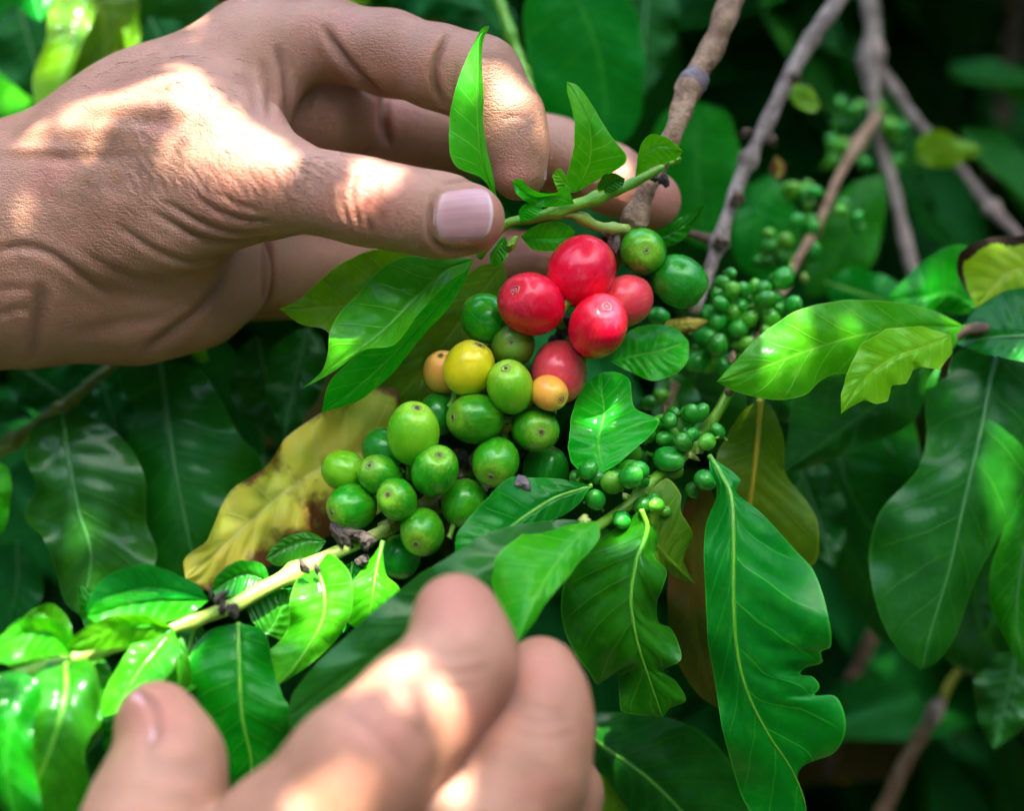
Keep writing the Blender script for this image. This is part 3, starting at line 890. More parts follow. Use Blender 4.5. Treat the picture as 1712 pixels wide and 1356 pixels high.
leaf(sh, [(960, 340, 3), (925, 328, 6), (890, 328, 7), (856, 302, 6)], [(945, 310), (930, 322), (905, 322), (880, 310), (872, 300)], [(930, 346), (890, 342), (865, 325)],
     'young', (2, -1), (0.8, 3, 0), None, pucker=0.2)
leaf(sh, [(1000, 326, 0), (1020, 305, 2), (1045, 298, 3)], [(1000, 305), (1020, 288)], [(1020, 322), (1040, 312)], 'mid', (1, -1), (0.3, 2, 0))
leaf(sh, [(965, 322, -4), (945, 305, -3), (930, 283, -3)], [(950, 300), (938, 282)], [(935, 318), (924, 295)], 'lime', (0, 0), (0.2, 2, 0))
leaf(sh, [(870, 395, -4), (905, 400, -2), (945, 398, -3), (962, 388, -4)], [(890, 380), (920, 370), (950, 376)], [(890, 416), (925, 420), (950, 408)],
     'young', (1, -1), (0.5, 2, 0), None, pucker=0.2)
leaf(sh, [(1060, 400, -14), (1110, 395, -14), (1150, 370, -13), (1178, 342, -12)], [(1110, 380), (1150, 356)], [(1120, 412), (1160, 378)], 'mid', (1, -1), (0.5, 2, 0))
leaf(sh, [(845, 395, 2), (830, 420, 2), (822, 445, 1)], [(835, 400), (818, 430)], [(850, 420), (835, 445)], 'young', (0, 0), (0.3, 2, 0))
leaf(sh, [(870, 372, 4), (880, 350, 6), (905, 342, 6)], [(868, 350), (888, 338)], [(890, 366), (905, 352)], 'young', (0, 0), (0.3, 2, 0))
lump('bud', (1130, 268, -3), 8, M_STEM, sh, 61, (1.4, .7, .7))
lump('bud', (855, 408, 2), 9, M_STEM, sh, 62, (.8, 1.4, .7))
# folded leaves hanging from the pinch, below the thumb
leaf(sh, [(792, 432, 0), (740, 455, 4), (690, 505, 7), (620, 570, 9), (560, 612, 9), (505, 650, 8)],
     [(720, 428), (650, 438), (590, 500), (552, 550), (548, 590), (538, 620)], [(782, 450), (745, 475), (700, 525), (660, 575), (610, 585), (560, 620)],
     'young', (-3, 3), (1.0, 2.5, 0), None, n=60)
leaf(sh, [(792, 436, -4), (740, 500, -3), (660, 590, -4), (595, 650, -6), (538, 690, -8)],
     [(740, 470), (660, 550), (590, 600), (550, 640)], [(760, 500), (700, 570), (650, 630), (600, 670)], 'young', (2, -2), (0.8, 2, 0), None)
leaf(sh, [(700, 430, -8), (640, 470, -6), (580, 510, -6), (530, 515, -7), (466, 516, -8)],
     [(650, 415), (600, 425), (550, 455), (500, 500)], [(660, 500), (600, 560), (560, 565), (540, 550), (500, 540)], 'lime', (1, 0), (1.2, 3, 0), None)
leaf(sh, [(842, 440, -16), (790, 510, -18), (730, 590, -20), (680, 650, -22), (640, 690, -23)],
     [(800, 445), (720, 520), (640, 610), (590, 660)], [(850, 500), (820, 570), (760, 650), (700, 690)], 'olive', (0, 0), (1.2, 2, 0), None)

# ------------------------------------------------------------------ the berry twig, green stem, and the leaves hanging from it
bt = empty('berry_twig', P(1180, 720, -6), 'green twig with tiny berries and big hanging leaves right of the cherries', 'twig')
tube('stem', [(1470, 190, -126), (1445, 225, -116), (1405, 290, -96), (1370, 370, -82), (1330, 440, -62), (1285, 530, -42), (1250, 600, -24), (1218, 655, -12)],
     [7, 10, 8, 8, 8, 8, 8, 9], M_BARK, bt, 12, 80, 0.07, ((0.12, 6, 0.02), (0.42, 5, 0.02), (0.62, 5, 0.02)), seed=7)
tube('stem', [(1225, 645, -15), (1200, 690, -13), (1175, 725, -13), (1140, 765, -11), (1090, 805, -4), (1050, 845, 0), (990, 885, 8), (955, 900, 12)],
     [9, 9, 10, 9, 10, 10, 9, 8], M_STEM, bt, 12, 60, 0.05, ((0.32, 6, 0.025), (0.62, 5, 0.03)), seed=8)
tube('stem', [(1130, 640, -38), (1112, 690, -38), (1105, 710, -38)], [8, 8, 8], M_BARK, bt, 10, 10, 0.05, seed=9)
for i, (x, y, z, r, st) in enumerate([(1155, 762, -4, 8, (1.5, .7, .7)), (1168, 755, -4, 6, (.8, 1.3, .7)), (975, 880, 20, 12, (1.5, .8, .8)),
                                      (1225, 600, -22, 8, (.8, 1.4, .7)), (1344, 464, -60, 7, (.9, 1.2, .8)), (1046, 830, 10, 6, (1, 1, 1))]):
    lump('stipule', (x, y, z), r, M_STEM_PALE if i != 3 else M_BARK, bt, 400 + i, st)
# long central hanging leaf with bitten right margin
leaf(bt, [(1186, 762, 2), (1205, 792, 5), (1222, 830, 8), (1226, 900, 11), (1226, 1000, 13), (1232, 1090, 12), (1250, 1160, 10), (1285, 1230, 6),
          (1322, 1285, 2), (1345, 1340, -2), (1350, 1400, -6)],
     [(1186, 785), (1200, 820), (1180, 880), (1178, 960), (1182, 1060), (1196, 1140), (1208, 1220), (1225, 1290), (1250, 1350), (1300, 1400)],
     [(1238, 802), (1230, 822), (1275, 860), (1330, 920), (1362, 955), (1382, 1020), (1388, 1082), (1372, 1090), (1375, 1108), (1345, 1118), (1338, 1128),
      (1360, 1132), (1372, 1150), (1362, 1162), (1398, 1165), (1414, 1200), (1410, 1235), (1390, 1262), (1330, 1288), (1325, 1330), (1345, 1390)],
     'mid', (-4, -5), (2.0, 3.0, 0.4), (6, M_RIB), n=120, k=12, pucker=0.8, nv=11, und=1.2)
# curled leaf to its left
leaf(bt, [(1072, 852, 10), (1082, 885, 10), (1064, 940, 12), (1055, 1000, 13), (1062, 1060, 12), (1080, 1120, 9), (1108, 1200, 4)],
     [(1020, 890), (965, 935), (940, 985), (942, 1045), (960, 1095), (985, 1125), (1000, 1145), (1030, 1125), (1036, 1165), (1040, 1190)],
     [(1100, 895), (1095, 930), (1115, 955), (1108, 985), (1100, 1005), (1100, 1040), (1120, 1050), (1138, 1085), (1138, 1105), (1110, 1122), (1130, 1140), (1146, 1172), (1120, 1185)],
     'mid', (-7, -6), (2.6, 3.0, 1.2), (6, M_RIB), n=100, k=12, pucker=1.0, und=1.3)
leaf(bt, [(1085, 870, 4), (1095, 905, 4), (1125, 940, 2), (1162, 976, -1)], [(1088, 900), (1100, 935), (1130, 965)],
     [(1075, 840), (1115, 800), (1138, 825), (1138, 855), (1158, 895), (1142, 930), (1150, 955)], 'olive', (-1, -2), (1.0, 2, 0), None)
leaf(bt, [(1180, 800, -8), (1160, 870, -14), (1160, 960, -16), (1165, 1060, -18), (1200, 1185, -22)], [(1150, 830), (1125, 920), (1115, 1010), (1130, 1100), (1165, 1160)],
     [(1200, 850), (1215, 960), (1215, 1080), (1215, 1150)], 'brown', (-2, -2), (1.4, 2, 0), None)
leaf(bt, [(1272, 668, -20), (1266, 740, -22), (1258, 810, -24), (1250, 870, -26), (1240, 940, -28)],
     [(1240, 690), (1215, 730), (1198, 765), (1200, 840), (1215, 900)], [(1295, 690), (1312, 745), (1312, 790), (1350, 840), (1368, 875), (1362, 940), (1320, 950)],
     'olive', (-1, -2), (0.8, 2, 0), (8, M_RIB_YELLOW), n=60)
# leaf between the cherries and the berries
leaf(bt, [(1010, 790, 8), (1000, 740, 4), (1010, 690, -1), (1005, 650, -6), (1008, 622, -10)],
     [(975, 790), (952, 765), (955, 700), (975, 645)], [(1040, 770), (1102, 705), (1060, 680), (1052, 635), (1030, 622)],
     'young', (0, -2), (0.7, 2, 0), None, n=50)
leaf(bt, [(1022, 605, -14), (1060, 595, -14), (1110, 585, -14), (1152, 570, -16)], [(1045, 560), (1090, 542), (1130, 550)], [(1050, 620), (1075, 632), (1095, 636), (1130, 625), (1150, 600)],
     'young', (-6, 2), (0.9, 3, 0), None)
leaf(bt, [(1100, 555, -24), (1140, 545, -23), (1186, 536, -24)], [(1120, 535), (1160, 530)], [(1130, 560), (1165, 552)], 'yellow', (0, 0), (0.5, 2, 0))
# leaf held between the lower fingers
leaf(bt, [(990, 812, 12), (930, 832, 14), (880, 862, 17), (820, 905, 22), (760, 925, 24)],
     [(930, 800), (880, 800), (850, 798), (800, 850), (765, 890)], [(960, 850), (900, 880), (840, 910), (790, 925)], 'mid', (-1, -1), (0.8, 2, 0), (5, M_RIB), n=50)
leaf(bt, [(1002, 872, 20), (940, 910, 24), (830, 960, 32), (700, 1050, 40), (580, 1130, 42), (480, 1200, 40)],
     [(930, 870), (820, 890), (720, 950), (640, 1010), (540, 1100), (490, 1160)], [(900, 980), (800, 1080), (680, 1180), (560, 1250), (500, 1240)],
     'dark', (-3, 0), (1.2, 2, 0), None, n=60)
leaf(bt, [(1000, 872, 22), (960, 905, 28), (925, 950, 36), (890, 1010, 43), (862, 1078, 46)],
     [(940, 872), (870, 895), (822, 950), (835, 1020), (848, 1060)], [(1002, 900), (965, 945), (920, 1000), (885, 1050)],
     'young', (-9, -2), (0.8, 2, 0), None, n=50)
lump('dried_flower', (872, 808, 15), 14, M_NODE, bt, 77, (.8, 1.1, .5))

# ------------------------------------------------------------------ leafy spray to the right
sp = empty('leafy_spray', P(1640, 560, -30), 'spray of broad green leaves with scorched yellow one at the right edge', 'leaf spray')
tube('stem', [(1800, 520, -40), (1700, 548, -34), (1615, 552, -28), (1590, 575, -26), (1575, 640, -40)], [12, 12, 10, 8, 7], M_BARK_DARK, sp, 10, 30, 0.06, seed=12)
leaf(sp, [(1612, 545, -26), (1530, 548, -20), (1440, 560, -12), (1340, 590, -6), (1260, 620, -4), (1198, 638, -4)],
     [(1540, 512), (1420, 502), (1340, 516), (1270, 562), (1225, 608)],
     [(1590, 585), (1510, 625), (1440, 630), (1400, 625), (1370, 640), (1345, 660), (1290, 668), (1230, 655)],
     'young', (-2, -3), (1.2, 3.5, 0), None, n=70, pucker=0.5)
leaf(sp, [(1590, 560, -14), (1545, 580, -8), (1490, 600, -3), (1440, 640, 1), (1406, 692, 2)],
     [(1540, 545), (1480, 550), (1440, 575), (1415, 625), (1406, 660)],
     [(1592, 590), (1570, 618), (1530, 612), (1515, 640), (1490, 645), (1485, 672), (1465, 676), (1445, 668), (1420, 682)],
     'lime', (-1, -2), (0.9, 4, 0.5), None, n=70, lin=True)
leaf(sp, [(1640, 520, -46), (1590, 490, -48), (1540, 500, -48), (1478, 502, -50)], [(1640, 430), (1600, 408), (1540, 440)], [(1610, 525), (1560, 520), (1510, 512)],
     'mid', (-2, -1), (1.0, 2, 0), None)
bl = leaf(sp, [(1790, 440, -36), (1740, 445, -36), (1690, 455, -35), (1632, 515, -34)], [(1760, 390), (1700, 395), (1640, 400), (1605, 425), (1602, 460)],
     [(1760, 500), (1700, 505), (1660, 510)], 'burnt', (1, -1), (1.0, 3, 0), None, n=60, k=10)
bl['label'] = 'yellow-green leaf with scorched brown edge'
leaf(sp, [(1800, 560, -20), (1720, 562, -24), (1660, 565, -28), (1592, 572, -34)], [(1780, 500), (1700, 482), (1640, 510), (1610, 545)],
     [(1760, 605), (1690, 600), (1640, 590)], 'dark', (-5, 3), (0.9, 2, 0), (7, M_RIB_DARK))
leaf(sp, [(1680, 560, -40), (1660, 620, -36), (1640, 720, -32), (1612, 840, -28), (1585, 960, -26), (1555, 1060, -25), (1540, 1122, -26)],
     [(1600, 590), (1550, 640), (1548, 740), (1530, 790), (1470, 860), (1452, 930), (1468, 1020), (1500, 1085)],
     [(1730, 620), (1750, 720), (1730, 800), (1680, 880), (1630, 970), (1600, 1060), (1570, 1105)],
     'dark', (-4, -5), (1.6, 2, 0), (6, M_RIB_DARK), n=70)
leaf(sp, [(1560, 600, -38), (1500, 650, -36), (1420, 710, -35), (1350, 760, -35), (1296, 798, -34)],
     [(1490, 600), (1400, 625), (1330, 660), (1320, 710), (1310, 760)], [(1530, 700), (1470, 735), (1400, 765), (1340, 785)], 'dark', (-2, -3), (1.2, 2, 0), None)
leaf(sp, [(1760, 760, -30), (1730, 850, -30), (1705, 960, -32), (1700, 1050, -34), (1720, 1130, -36)], [(1710, 820), (1665, 920), (1655, 1000), (1680, 1070)],
     [(1800, 860), (1800, 980), (1770, 1080)], 'mid', (-3, -3), (1.4, 2, 0), (6, M_RIB_DARK))
leaf(sp, [(1660, 880, -62), (1630, 960, -60), (1640, 1050, -60), (1700, 1130, -62), (1760, 1180, -64)], [(1600, 900), (1565, 1000), (1575, 1090), (1640, 1140)],
     [(1720, 900), (1740, 1000), (1760, 1100)], 'dark', (-2, 4), (2.5, 2, 0), None)

# ------------------------------------------------------------------ other twigs
def twig(label, segs, group=None):
    e = empty('twig', P(*segs[0][1][0]), label, 'twig', group)
    for i, (nm, pts, rad, mat, nodes) in enumerate(segs):
        tube(nm, pts, rad, mat, e, 14, 90, 0.10, nodes, seed=20 + i)
    return e

tw1 = twig('bare grey-brown twig with dark nodes, just right of the fruiting branch', [
    ('stem', [(1480, -110, -95), (1405, -5, -85), (1340, 90, -76), (1290, 190, -68), (1250, 270, -60), (1222, 345, -52), (1200, 410, -44), (1178, 475, -36), (1160, 520, -30)],
     [15, 14, 13, 13, 12, 12, 12, 12, 11], M_BARK_GREY, ((0.3, 5, .015), (0.62, 7, .015), (0.83, 7, .015))),
    ('side_shoot', [(1200, 405, -46), (1170, 395, -48), (1140, 385, -50)], [10, 8, 6], M_BARK_DARK, ())])
for i, (x, y, z, r) in enumerate([(1232, 332, -47, 13), (1248, 222, -58, 10), (1290, 235, -64, 11), (1205, 405, -40, 12), (1330, 130, -70, 10)]):
    lump('dark_node', (x, y, z), r, M_BARK_DARK, tw1, 500 + i, (1.2, .9, .8))
leaf(tw1, [(1318, 140, -80), (1335, 160, -78), (1372, 172, -78)], [(1330, 140), (1355, 145)], [(1320, 165), (1345, 185), (1365, 186)], 'lime', (0, 0), (0.5, 2, 0))
leaf(tw1, [(1296, 258, -66), (1302, 278, -66), (1300, 300, -66)], [(1288, 275), (1290, 290)], [(1312, 272), (1312, 290)], 'yellow', (0, 0), (0.3, 2, 0))
tw2 = twig('blurred grey branch that forks in two at the upper right', [
    ('stem', [(1440, -150, -150), (1452, -10, -142), (1460, 60, -138), (1455, 110, -134), (1462, 170, -130), (1468, 230, -126), (1490, 300, -120), (1520, 430, -112), (1550, 520, -106)],
     [14, 14, 14, 16, 12, 10, 10, 12, 12], M_BARK_GREY, ((0.36, 8, .03),)),
    ('fork', [(1458, 95, -136), (1490, 140, -134), (1530, 200, -130), (1570, 240, -127), (1620, 300, -122), (1655, 345, -118), (1700, 392, -114), (1740, 440, -110)],
     [9, 10, 9, 8, 8, 12, 9, 9], M_BARK_GREY, ((0.72, 7, .02),))])
leaf(tw2, [(1532, 268, -118), (1560, 245, -116), (1600, 250, -115), (1645, 252, -116)], [(1535, 235), (1570, 215), (1600, 232), (1625, 240)], [(1545, 275), (1590, 278), (1625, 262)],
     'lime', (0, -1), (1.0, 2, 0))
tw3 = twig('brown twig with a pale broken end at the lower right', [
    ('stem', [(1440, 1440, -120), (1482, 1345, -112), (1520, 1265, -106), (1550, 1215, -102), (1562, 1195, -100)], [14, 13, 12, 11, 12], M_BARK, ((0.85, 4, .03),)),
    ('broken_end', [(1556, 1208, -99), (1566, 1185, -98), (1572, 1172, -98)], [14, 15, 9], M_BARK_GREY, ()),
    ('side_shoot', [(1572, 1180, -100), (1590, 1140, -98), (1615, 1110, -96)], [8, 8, 7], M_STEM_OLIVE, ())])
twig('dim grey twig leaning behind the bitten hanging leaf', [
    ('stem', [(1380, 1300, -150), (1410, 1190, -146), (1430, 1130, -144), (1462, 1050, -140), (1480, 980, -138)], [12, 12, 13, 11, 10], M_BARK_DARK, ((0.5, 4, .04),))])
twig('thin dim twig at the lower right, right of the broken one', [
    ('stem', [(1600, 1240, -170), (1625, 1190, -168), (1650, 1130, -165), (1670, 1080, -162)], [8, 8, 8, 8], M_BARK_DARK, ())])
twig('thick shadowy stem in the upper right corner', [
    ('stem', [(1680, -150, -260), (1695, 20, -255), (1680, 140, -250), (1660, 300, -245)], [22, 20, 18, 18], M_BARK_DARK, ((0.5, 4, .04),))])
twig('slender green stalk rising behind the bent forefinger', [
    ('stem', [(815, -60, -60), (845, 30, -56), (872, 105, -52), (893, 165, -48), (912, 230, -46)], [9, 9, 8, 7, 6], M_STEM, ((0.4, 4, .03), (0.62, 3, .03)))])
ltw = twig('olive twig with two broad dark leaves below the upper hand', [
    ('stem', [(-80, 800, -52), (10, 745, -52), (70, 705, -54), (105, 680, -55), (155, 638, -58), (200, 600, -62)], [16, 14, 11, 10, 9, 8], M_STEM_OLIVE, ((0.35, 3, .03), (0.62, 4, .03)))])
leaf(ltw, [(104, 690, -42), (112, 750, -36), (130, 850, -32), (152, 930, -30), (135, 1030, -30)],
     [(60, 710), (42, 765), (60, 815), (42, 865), (72, 900), (95, 960), (110, 1010)], [(160, 700), (215, 745), (242, 805), (245, 870), (262, 930), (215, 990), (165, 1025)],
     'dark', (-2, -4), (2.4, 3, 0), (6, M_RIB_DARK), n=64)
leaf(ltw, [(268, 602, -52), (275, 660, -48), (288, 760, -44), (305, 850, -42), (322, 930, -42), (330, 1000, -44)],
     [(220, 610), (198, 640), (228, 690), (208, 745), (240, 800), (245, 900), (270, 970)], [(330, 615), (365, 660), (400, 725), (438, 772), (420, 830), (390, 900), (360, 970)],
     'dark', (-3, -4), (2.2, 3, 1), (7, M_RIB_DARK), n=64)
leaf(ltw, [(60, 700, -60), (20, 690, -62), (-50, 700, -64)], [(30, 675), (-10, 668)], [(20, 705), (-20, 715)], 'dark', (0, 0), (0.6, 2, 0))
leaf(ltw, [(28, 905, -56), (30, 960, -56), (22, 1010, -57), (5, 1060, -58)], [(0, 920), (-20, 980), (-20, 1040)], [(55, 930), (72, 990), (40, 1040)], 'dark', (-1, -1), (1, 2, 0), (4, M_RIB_DARK))
leaf(ltw, [(-10, 770, -40), (-14, 830, -38), (-10, 900, -38)], [(-40, 800), (-50, 860)], [(15, 785), (17, 840), (5, 890)], 'young', (-2, -2), (1.2, 3, 0))
leaf(ltw, [(298, 588, -44), (320, 582, -43), (350, 602, -43)], [(310, 578), (340, 580)], [(318, 592), (335, 604)], 'lime', (0, 0), (0.3, 2, 0))
leaf(ltw, [(420, 600, -90), (470, 640, -92), (520, 660, -94)], [(440, 570), (520, 600)], [(420, 650), (470, 690)], 'dark', (0, 0), (0.6, 2, 0))

ut = empty('upper_leaves', P(130, -40, -70), 'hanging yellow-green leaves lit from behind above the wrist', 'leaf spray')
tube('stem', [(160, -140, -90), (150, -40, -82), (140, 10, -76)], [10, 9, 8], M_STEM, ut, 10, 12, 0.05, seed=31)
leaf(ut, [(150, -30, -74), (130, 50, -66), (110, 110, -62), (80, 185, -60)], [(90, 0), (75, 70), (55, 130), (60, 175)], [(160, 20), (135, 80), (118, 130), (95, 175)],
     'lime', (-2, 2), (1, 2, 0), (6, M_RIB))
leaf(ut, [(150, -30, -80), (175, 40, -78), (170, 120, -78), (120, 215, -80)], [(120, 20), (120, 100), (100, 180)], [(225, -10), (230, 30), (200, 80), (195, 130), (160, 200)],
     'olive', (0, -3), (1.2, 2, 0), None)
leaf(ut, [(220, 10, -80), (222, 60, -80), (220, 115, -80)], [(205, 40), (212, 90)], [(232, 30), (232, 90)], 'lime', (0, 0), (0.5, 2, 0))
leaf(ut, [(60, -60, -72), (62, -20, -70), (68, 36, -68)], [(10, -40), (30, 10)], [(90, -30), (85, 15)], 'mid', (-1, -1), (0.5, 2, 0))
leaf(ut, [(60, 105, -120), (30, 140, -120), (-20, 190, -120)], [(30, 100), (-20, 130)], [(60, 150), (30, 195)], 'young', (0, 0), (1, 2, 0))
leaf(ut, [(470, -60, -95), (520, -30, -95), (620, 5, -95)], [(520, -60), (600, -30)], [(480, -10), (560, 10)], 'lime', (0, 0), (1, 2, 0))
leaf(ut, [(720, -60, -110), (722, 0, -110), (735, 60, -112)], [(700, -20), (705, 30)], [(745, -20), (750, 30)], 'olive', (0, 0), (0.6, 2, 0))
leaf(ut, [(400, -80, -96), (392, -30, -96), (372, 30, -98)], [(370, -50), (362, 0)], [(420, -40), (405, 10)], 'brown', (0, 0), (0.6, 2, 0))

# ------------------------------------------------------------------ the shrub behind
shrub = empty('coffee_shrub', (0.05, 0.55, -0.05), 'dark dense coffee shrub filling the shade behind the hands and fruit', 'shrub')
leaf(shrub, [(930, -60, -75), (985, 40, -78), (1010, 140, -82), (1010, 260, -86)], [(880, 0), (880, 90), (905, 180), (960, 240)], [(1040, -20), (1075, 80), (1072, 180), (1050, 230)],
     'mid', (-3, -3), (1.5, 2, 0), None)
leaf(shrub, [(1170, 170, -95), (1165, 250, -96), (1170, 330, -98), (1190, 420, -100)], [(1110, 190), (1085, 250), (1100, 340), (1150, 400)], [(1215, 190), (1240, 260), (1245, 340), (1220, 400)],
     'mid', (-2, -2), (1.2, 2, 0), None)
leaf(shrub, [(1290, 290, -100), (1270, 360, -98), (1265, 420, -98), (1300, 480, -100)], [(1245, 320), (1225, 400), (1240, 450)], [(1330, 350), (1340, 410), (1330, 460)], 'mid', (-1, -2), (1, 2, 0))
leaf(shrub, [(1480, 290, -105), (1440, 350, -102), (1400, 420, -102), (1352, 498, -104)], [(1420, 310), (1370, 390), (1340, 460)], [(1480, 360), (1458, 440), (1420, 480)],
     'mid', (-1, -2), (1, 2, 0))
leaf(shrub, [(940, 1200, -30), (1010, 1250, -30), (1080, 1300, -31), (1150, 1370, -34), (1200, 1440, -38)], [(1000, 1192), (1090, 1195), (1180, 1230), (1240, 1310), (1250, 1400)],
     [(985, 1260), (1030, 1330), (1080, 1400), (1140, 1440)], 'dark', (-2, -2), (1.2, 2, 0), (5, M_RIB))
leaf(shrub, [(930, 1300, -40), (990, 1320, -38), (1040, 1345, -38), (1050, 1400, -40)], [(970, 1290), (1020, 1300), (1045, 1330)], [(950, 1350), (990, 1380), (1030, 1400)], 'lime', (0, 0), (1, 2, 0))
leaf(shrub, [(1440, 640, -62), (1400, 720, -64), (1420, 820, -66), (1490, 930, -70)], [(1360, 690), (1350, 780), (1400, 880)], [(1520, 690), (1540, 800), (1530, 880)], 'dark', (-2, -2), (1.5, 2, 0), (4, M_RIB_DARK))
leaf(shrub, [(1290, 640, -60), (1330, 680, -62), (1400, 700, -64)], [(1320, 620), (1380, 650)], [(1310, 690), (1360, 720)], 'dark', (-1, -1), (0.8, 2, 0))
leaf(shrub, [(1380, 850, -70), (1420, 920, -70), (1470, 1000, -74), (1500, 1090, -78)], [(1370, 900), (1410, 980), (1460, 1060)], [(1420, 860), (1480, 940), (1510, 1020)], 'dark', (-1, -1), (0.8, 2, 0))
leaf(shrub, [(1180, 580, -60), (1160, 640, -60), (1170, 700, -62), (1200, 760, -66)], [(1120, 600), (1110, 680), (1140, 740)], [(1230, 600), (1250, 680), (1240, 740)], 'dark', (-1, -1), (0.8, 2, 0))
leaf(shrub, [(240, -60, -105), (290, 0, -108), (300, 60, -112), (330, 150, -116)], [(230, 0), (240, 60), (270, 120)], [(340, -30), (370, 40), (370, 110)], 'dark', (-1, -1), (0.8, 2, 0))
leaf(shrub, [(20, -40, -120), (10, 60, -122), (30, 150, -124), (60, 220, -130)], [(-60, 0), (-60, 90), (-10, 180)], [(80, 0), (90, 80), (80, 160)], 'mid', (-1, -1), (0.8, 2, 0))

random.seed(31)
for a in [(430, 560, 210, 62, 80, -62, 8, 'dark'), (520, 545, 190, 52, 110, -52, 8, 'dark'), (20, 600, 170, 55, 40, -70, 6, 'dark'), (170, 640, 150, 46, 70, -66, 6, 'dark'),
          (440, 760, 190, 54, 75, -58, 8, 'dark'), (250, 30, 180, 58, 60, -95, 6, 'mid'), (330, -40, 190, 56, 40, -110, 6, 'dark'), (30, 0, 190, 62, 75, -100, 6, 'mid'),
          (640, -60, 190, 52, 30, -95, 6, 'dark'), (760, -40, 200, 60, 60, -100, 8, 'dark'), (1090, -60, 220, 60, 100, -115, 8, 'dark'), 
          (1380, 470, 170, 44, 20, -80, 6, 'mid'), (1260, 560, 170, 50, 70, -70, 8, 'dark'),
          (1400, 600, 190, 56, 60, -72, 8, 'dark'), (1330, 760, 200, 54, 70, -66, 8, 'dark'), (1420, 900, 190, 50, 55, -95, 8, 'dark'), (1700, 1080, 180, 56, 100, -60, 8, 'dark'),
          (1260, 1210, 190, 54, 80, -75, 8, 'dark'), (880, 1180, 170, 46, 60, -40, 8, 'dark'),
          (700, 560, 160, 50, 80, -34, 8, 'mid'), (620, 560, 150, 46, 100, -40, 8, 'dark'), (1120, 620, 150, 46, 80, -50, 8, 'mid'), (970, 880, 190, 52, 60, -18, 6, 'mid')]:
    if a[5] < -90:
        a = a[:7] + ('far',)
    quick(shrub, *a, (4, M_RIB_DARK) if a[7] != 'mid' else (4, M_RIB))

def template_leaf(seed, n=15, k=4):
    rg = np.random.default_rng(seed)
    V, UV, F = [], [], []
    L, Wd = 1.0, rg.uniform(0.17, 0.22)
    ph = rg.uniform(0, 6)
    for j in range(-k, k + 1):
        u = j / k
        for i in range(n):
            v = i / (n - 1)
            w = Wd * (math.sin(math.pi * v ** 0.85) ** 0.8) * (1 - 0.25 * v)
            x = v * L
            y = u * w * (1 + 0.06 * math.sin(14 * v + ph))
            z = -0.16 * v * v + 0.10 * abs(u) * w / Wd - 0.0 + 0.025 * u * u * math.sin(15 * v + ph + (2 if u < 0 else 0))
            V.append((x, y, z))
            UV.append((0.5 + 0.5 * u, v))
    for j in range(2 * k):
        for i in range(n - 1):
            F.append((j * n + i, (j + 1) * n + i, (j + 1) * n + i + 1, j * n + i + 1))
    return np.array(V), F, np.array(UV)

TPL = [template_leaf(s) for s in range(6)]
LOW = [template_leaf(s, 9, 2) for s in range(6)]
TINY = [template_leaf(s, 5, 1) for s in range(6)]
TMESH = {}
for ti, (V, F, UV) in enumerate(TPL):
    for mk in ('far', 'far_mid', 'far_brown'):
        me = bpy.data.meshes.new('shrub_leaf')
        me.from_pydata(V.tolist(), [], F)
        me.polygons.foreach_set('use_smooth', np.ones(len(me.polygons), bool))
        lay = me.uv_layers.new(name='UVMap')
        li = np.zeros(len(me.loops), int)
        me.loops.foreach_get('vertex_index', li)
        lay.data.foreach_set('uv', UV[li].astype(np.float32).ravel())
        me.update()
        me.materials.append(LM[mk])
        TMESH[ti, mk] = me

def rot_basis(rg, droop=0.5, face=None):
    """columns: leaf length, width, normal, in picture axes"""
    a = rg.uniform(0, 2 * math.pi)
    ln = np.array([math.cos(a) * 0.8, math.sin(a) * 0.5 - droop, rg.uniform(-0.5, 0.5)])
    ln /= np.linalg.norm(ln)
    nr = np.array([rg.normal(0, 0.5), 0.55 + rg.normal(0, 0.4), 0.55 + rg.normal(0, 0.5)]) if face is None else face + rg.normal(0, 0.3, 3)
    nr = nr - ln * (nr @ ln)
    nr /= np.linalg.norm(nr)
    return np.stack([ln, np.cross(nr, ln), nr], 1)

# leaves one can pick out in the shade: parts of the shrub
base = np.array(shrub.location)
rg = np.random.default_rng(21)
for i in range(210):
    z = -rg.uniform(125, 330)
    k = (D - z) / D
    px, py = rg.uniform(-150, 1860), rg.uniform(-150, 1500)
    B = rot_basis(rg)
    ln = rg.uniform(80, 150)
    mk = rg.choice(['far', 'far_mid', 'far_brown'], p=[.68, .26, .06])
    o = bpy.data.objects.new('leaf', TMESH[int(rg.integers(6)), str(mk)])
    C.objects.link(o)
    o.parent = shrub
    Bw = FR.T @ B
    M = Matrix.Identity(4)
    pos = P(px, py, z) - base
    for r in range(3):
        for c in range(3):
            M[r][c] = Bw[r, c] * ln / 1000
        M[r][3] = pos[r]
    o.matrix_local = M

def leaf_mass(name, parent, items, mat, kind='stuff', tpl=None):
    """items: (origin in picture mm, basis 3x3, length mm, template)"""
    VV, FF, UU, off = [], [], [], 0
    for (p, B, ln, ti) in items:
        V, F, UV = (tpl or TPL)[ti]
        VV.append(np.asarray(p) + (V * ln) @ B.T)
        FF += [tuple(a + off for a in f) for f in F]
        UU.append(UV)
        off += len(V)
    o = mesh_obj(name, W(np.concatenate(VV)), FF, mat, parent, np.concatenate(UU))
    return tag(o, kind=kind)

